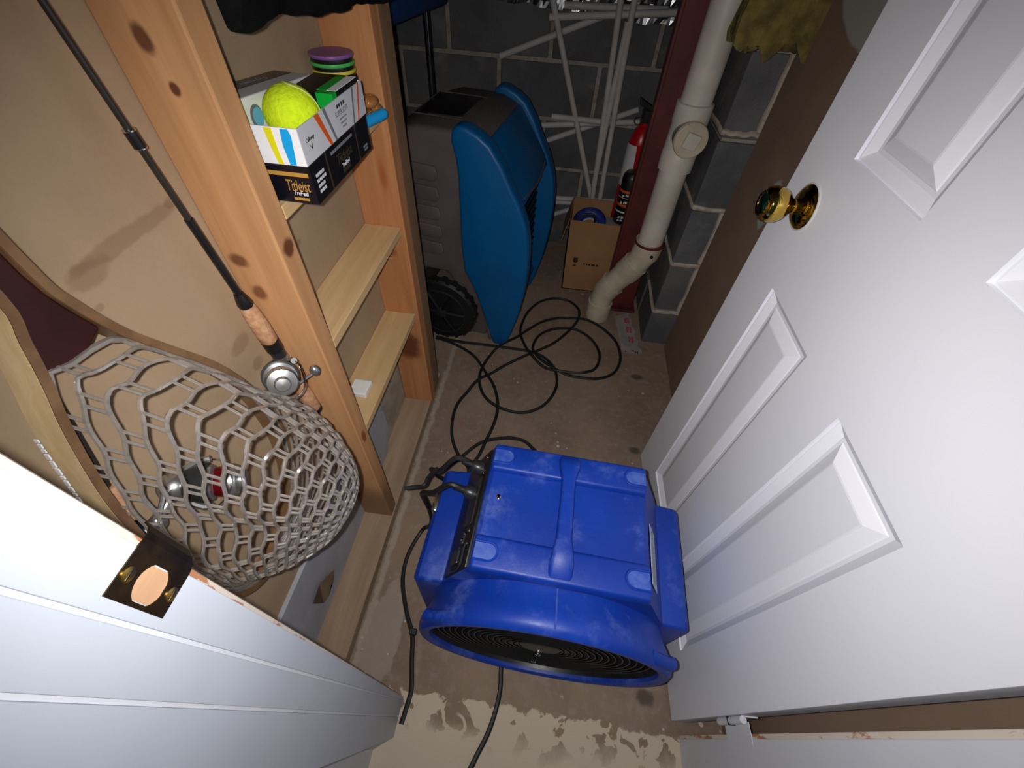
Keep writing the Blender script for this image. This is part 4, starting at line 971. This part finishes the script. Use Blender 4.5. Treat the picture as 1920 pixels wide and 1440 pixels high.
sv = thing('golf_sleeve', 'upright white golf ball carton with black top label behind the tennis ball', 'box', (-.40, .6, .975))
obj('carton', hexa([(-.433, .502, .9746), (-.376, .502, .9746), (-.376, .692, .9746), (-.433, .692, .9746), (-.433, .502, 1.034), (-.376, .502, 1.034), (-.376, .692, 1.017), (-.433, .692, 1.017)], .0006), 'cardwhite', sv)
def stz(y): return 1.0341-(y-.502)*.0895
def slab(x0, x1, y0, y1, h): return hexa([(x0, y0, stz(y0)), (x1, y0, stz(y0)), (x1, y1, stz(y1)), (x0, y1, stz(y1)), (x0, y0, stz(y0)+h), (x1, y0, stz(y0)+h), (x1, y1, stz(y1)+h), (x0, y1, stz(y1)+h)])
obj('top_grey', slab(-.4325, -.377, .503, .690, .0004), 'cardgrey', sv)
obj('black_label', slab(-.433, -.405, .515, .691, .0008), 'cardblack', sv)
text('Callaway', .020, 'printgrey', sv, (-.4195, .605, stz(.605)+.001), (0, 1, -.0895), (-1, 0, 0), .0001)
obj('ball_picture', lathe([(.0125, 0), (.0125, .0006)], (-.3762, .535, 1.010), (1, 0, 0), 28), 'printgrey', sv)
obj('ball_window', lathe([(.0100, 0), (.0100, .0008)], (-.3762, .537, 1.009), (1, 0, 0), 28), 'ballblue', sv)
g2 = thing('golf_sleeve', 'small black and green golf ball sleeve beside the tennis ball', 'box', (-.335, .64, .975))
obj('carton', box((-.372, .606, .9746), (-.3085, .692, 1.020), .0006), 'cardblack', g2)
obj('green_end', box((-.331, .6045, .985), (-.3083, .617, 1.0205)), 'green', g2)
obj('green_top', box((-.335, .6175, 1.0200), (-.322, .685, 1.0206)), 'green', g2)
obj('white_edge', box((-.321, .6175, 1.0200), (-.3085, .688, 1.0207)), 'cardwhite', g2)
tn = thing('tennis_ball', 'yellow-green tennis ball in the open golf ball box', 'ball', (-.341, .553, .975))
tc = Vector((-.3415, .556, 1.0085)); TR = .0335
obj('felt', ball(tc, TR, None, 32, 20), 'tennis', tn, True)
sp_ = []
for i in range(80):
    a = 2*math.pi*i/80; b_ = .44*math.sin(2*a)*1.6
    p = Vector((math.cos(a)*math.cos(b_), math.sin(a)*math.cos(b_), math.sin(b_)))
    sp_.append(tc+(Matrix.Rotation(.9, 3, 'X') @ Matrix.Rotation(.5, 3, 'Z') @ p)*(TR+.0001))
obj('seam', tube(sp_, .0011, 6, closed=True), 'seam', tn, True)
# stack of line spools
names = ['black']*6+['yellowpl', 'greenpl', 'purple']
labs = ['black line spool at the bottom of the stack on the shelf', 'black line spool second from the bottom of the stack', 'black line spool third from the bottom of the stack', 'black line spool fourth from the bottom of the stack',
        'black line spool fifth from the bottom of the stack', 'black line spool just under the yellow one',
        'yellow rimmed line spool in the stack behind the golf boxes', 'green rimmed line spool under the purple one', 'purple line spool on top of the stack']
z = .9262
for nm_, lb in zip(names, labs):
    s_ = thing('line_spool', lb, 'spool', (-.396, .806, z), group='line spools stacked on the shelf')
    obj('flange', lathe([(.026, .0058), (.0345, .0058), (.0355, .0078), (.0345, .0105), (.026, .0105)], (-.396, .806, z), ez, 32), nm_, s_, True)
    obj('core', lathe([(.0325, 0), (.033, .001), (.033, .0052), (.0325, .0058)], (-.396, .806, z), ez, 32), 'black', s_, True)
    z += .01055
ba = thing('soft_bait_pack', 'amber plastic pack with a bright blue soft bait beside the golf boxes', 'bait pack', (-.34, .79, .926))
bm = ball((-.343, .803, .957), .013, None, 16, 10, (1.1, 1.4, .8)); ball((-.340, .815, .940), .012, bm, 16, 10, (1.1, 1.3, 1.0)); ball((-.348, .79, .9385), .012, bm, 14, 10, (1, 1.6, 1))
obj('amber_pack', bm, 'amber', ba, True)
obj('bait', tube([(-.345, .745, .9365), (-.335, .775, .9375), (-.326, .797, .9385), (-.324, .803, .939)], .0088, 14, sm=3), 'baitblue', ba, True)
obj('bait_tip', ball((-.3235, .804, .939), .0088, None, 14, 10), 'baitblue', ba, True)
o = obj('orange_float', tube([(-.36, .712, .935), (-.356, .722, .99), (-.352, .728, 1.0)], .006, 10), 'orange', None, True); tag(o, 'small orange fishing float standing behind the golf boxes', 'float')

# ================================================================== BLACK CLOTH ON THE TOP SHELF
hem = [(.40, 1.118), (.468, 1.100), (.50, 1.097), (.534, 1.096), (.58, 1.099), (.631, 1.092), (.69, 1.085), (.754, 1.080), (.81, 1.082), (.87, 1.074), (.945, 1.066), (1.0, 1.075)]
def hz(y):
    for (a, za), (b, zb) in zip(hem, hem[1:]):
        if a <= y <= b: return za+(zb-za)*(y-a)/(b-a)
    return hem[-1][1]
bm = bmn(); rows = []
NYc = 60
for i in range(NYc+1):
    y = .486+(.985-.486)*i/NYc
    f = .0015*math.sin(y*70)+.012*noise.noise(Vector((y*9, 1, 2)))
    zb = hz(y)+.004*noise.noise(Vector((y*26, 4, 2)))
    sec = [(-.338+f*.3, zb), (-.330+f, zb+.004), (-.322+f*1.4, zb+.03), (-.318+f*1.2, zb+.07), (-.325, 1.20), (-.345, 1.235), (-.39, 1.245), (-.428, 1.235), (-.432, 1.168), (-.347, 1.1665), (-.3425, zb+.05), (-.341+f*.3, zb+.003)]
    if y > .858: sec = [(max(x, -.3395) if x < -.3395 else x, z_) for x, z_ in sec]
    rows.append([bm.verts.new((x, y, z_)) for x, z_ in sec])
for a, b in zip(rows, rows[1:]):
    n = len(a)
    for k in range(n): bm.faces.new((a[k], a[(k+1) % n], b[(k+1) % n], b[k]))
bm.faces.new(rows[0][::-1]); bm.faces.new(rows[-1]); bmesh.ops.recalc_face_normals(bm, faces=bm.faces)
o = obj('black_cloth', bm, 'cloth', None, True); tag(o, 'black cloth hanging over the edge of the top shelf', 'cloth')
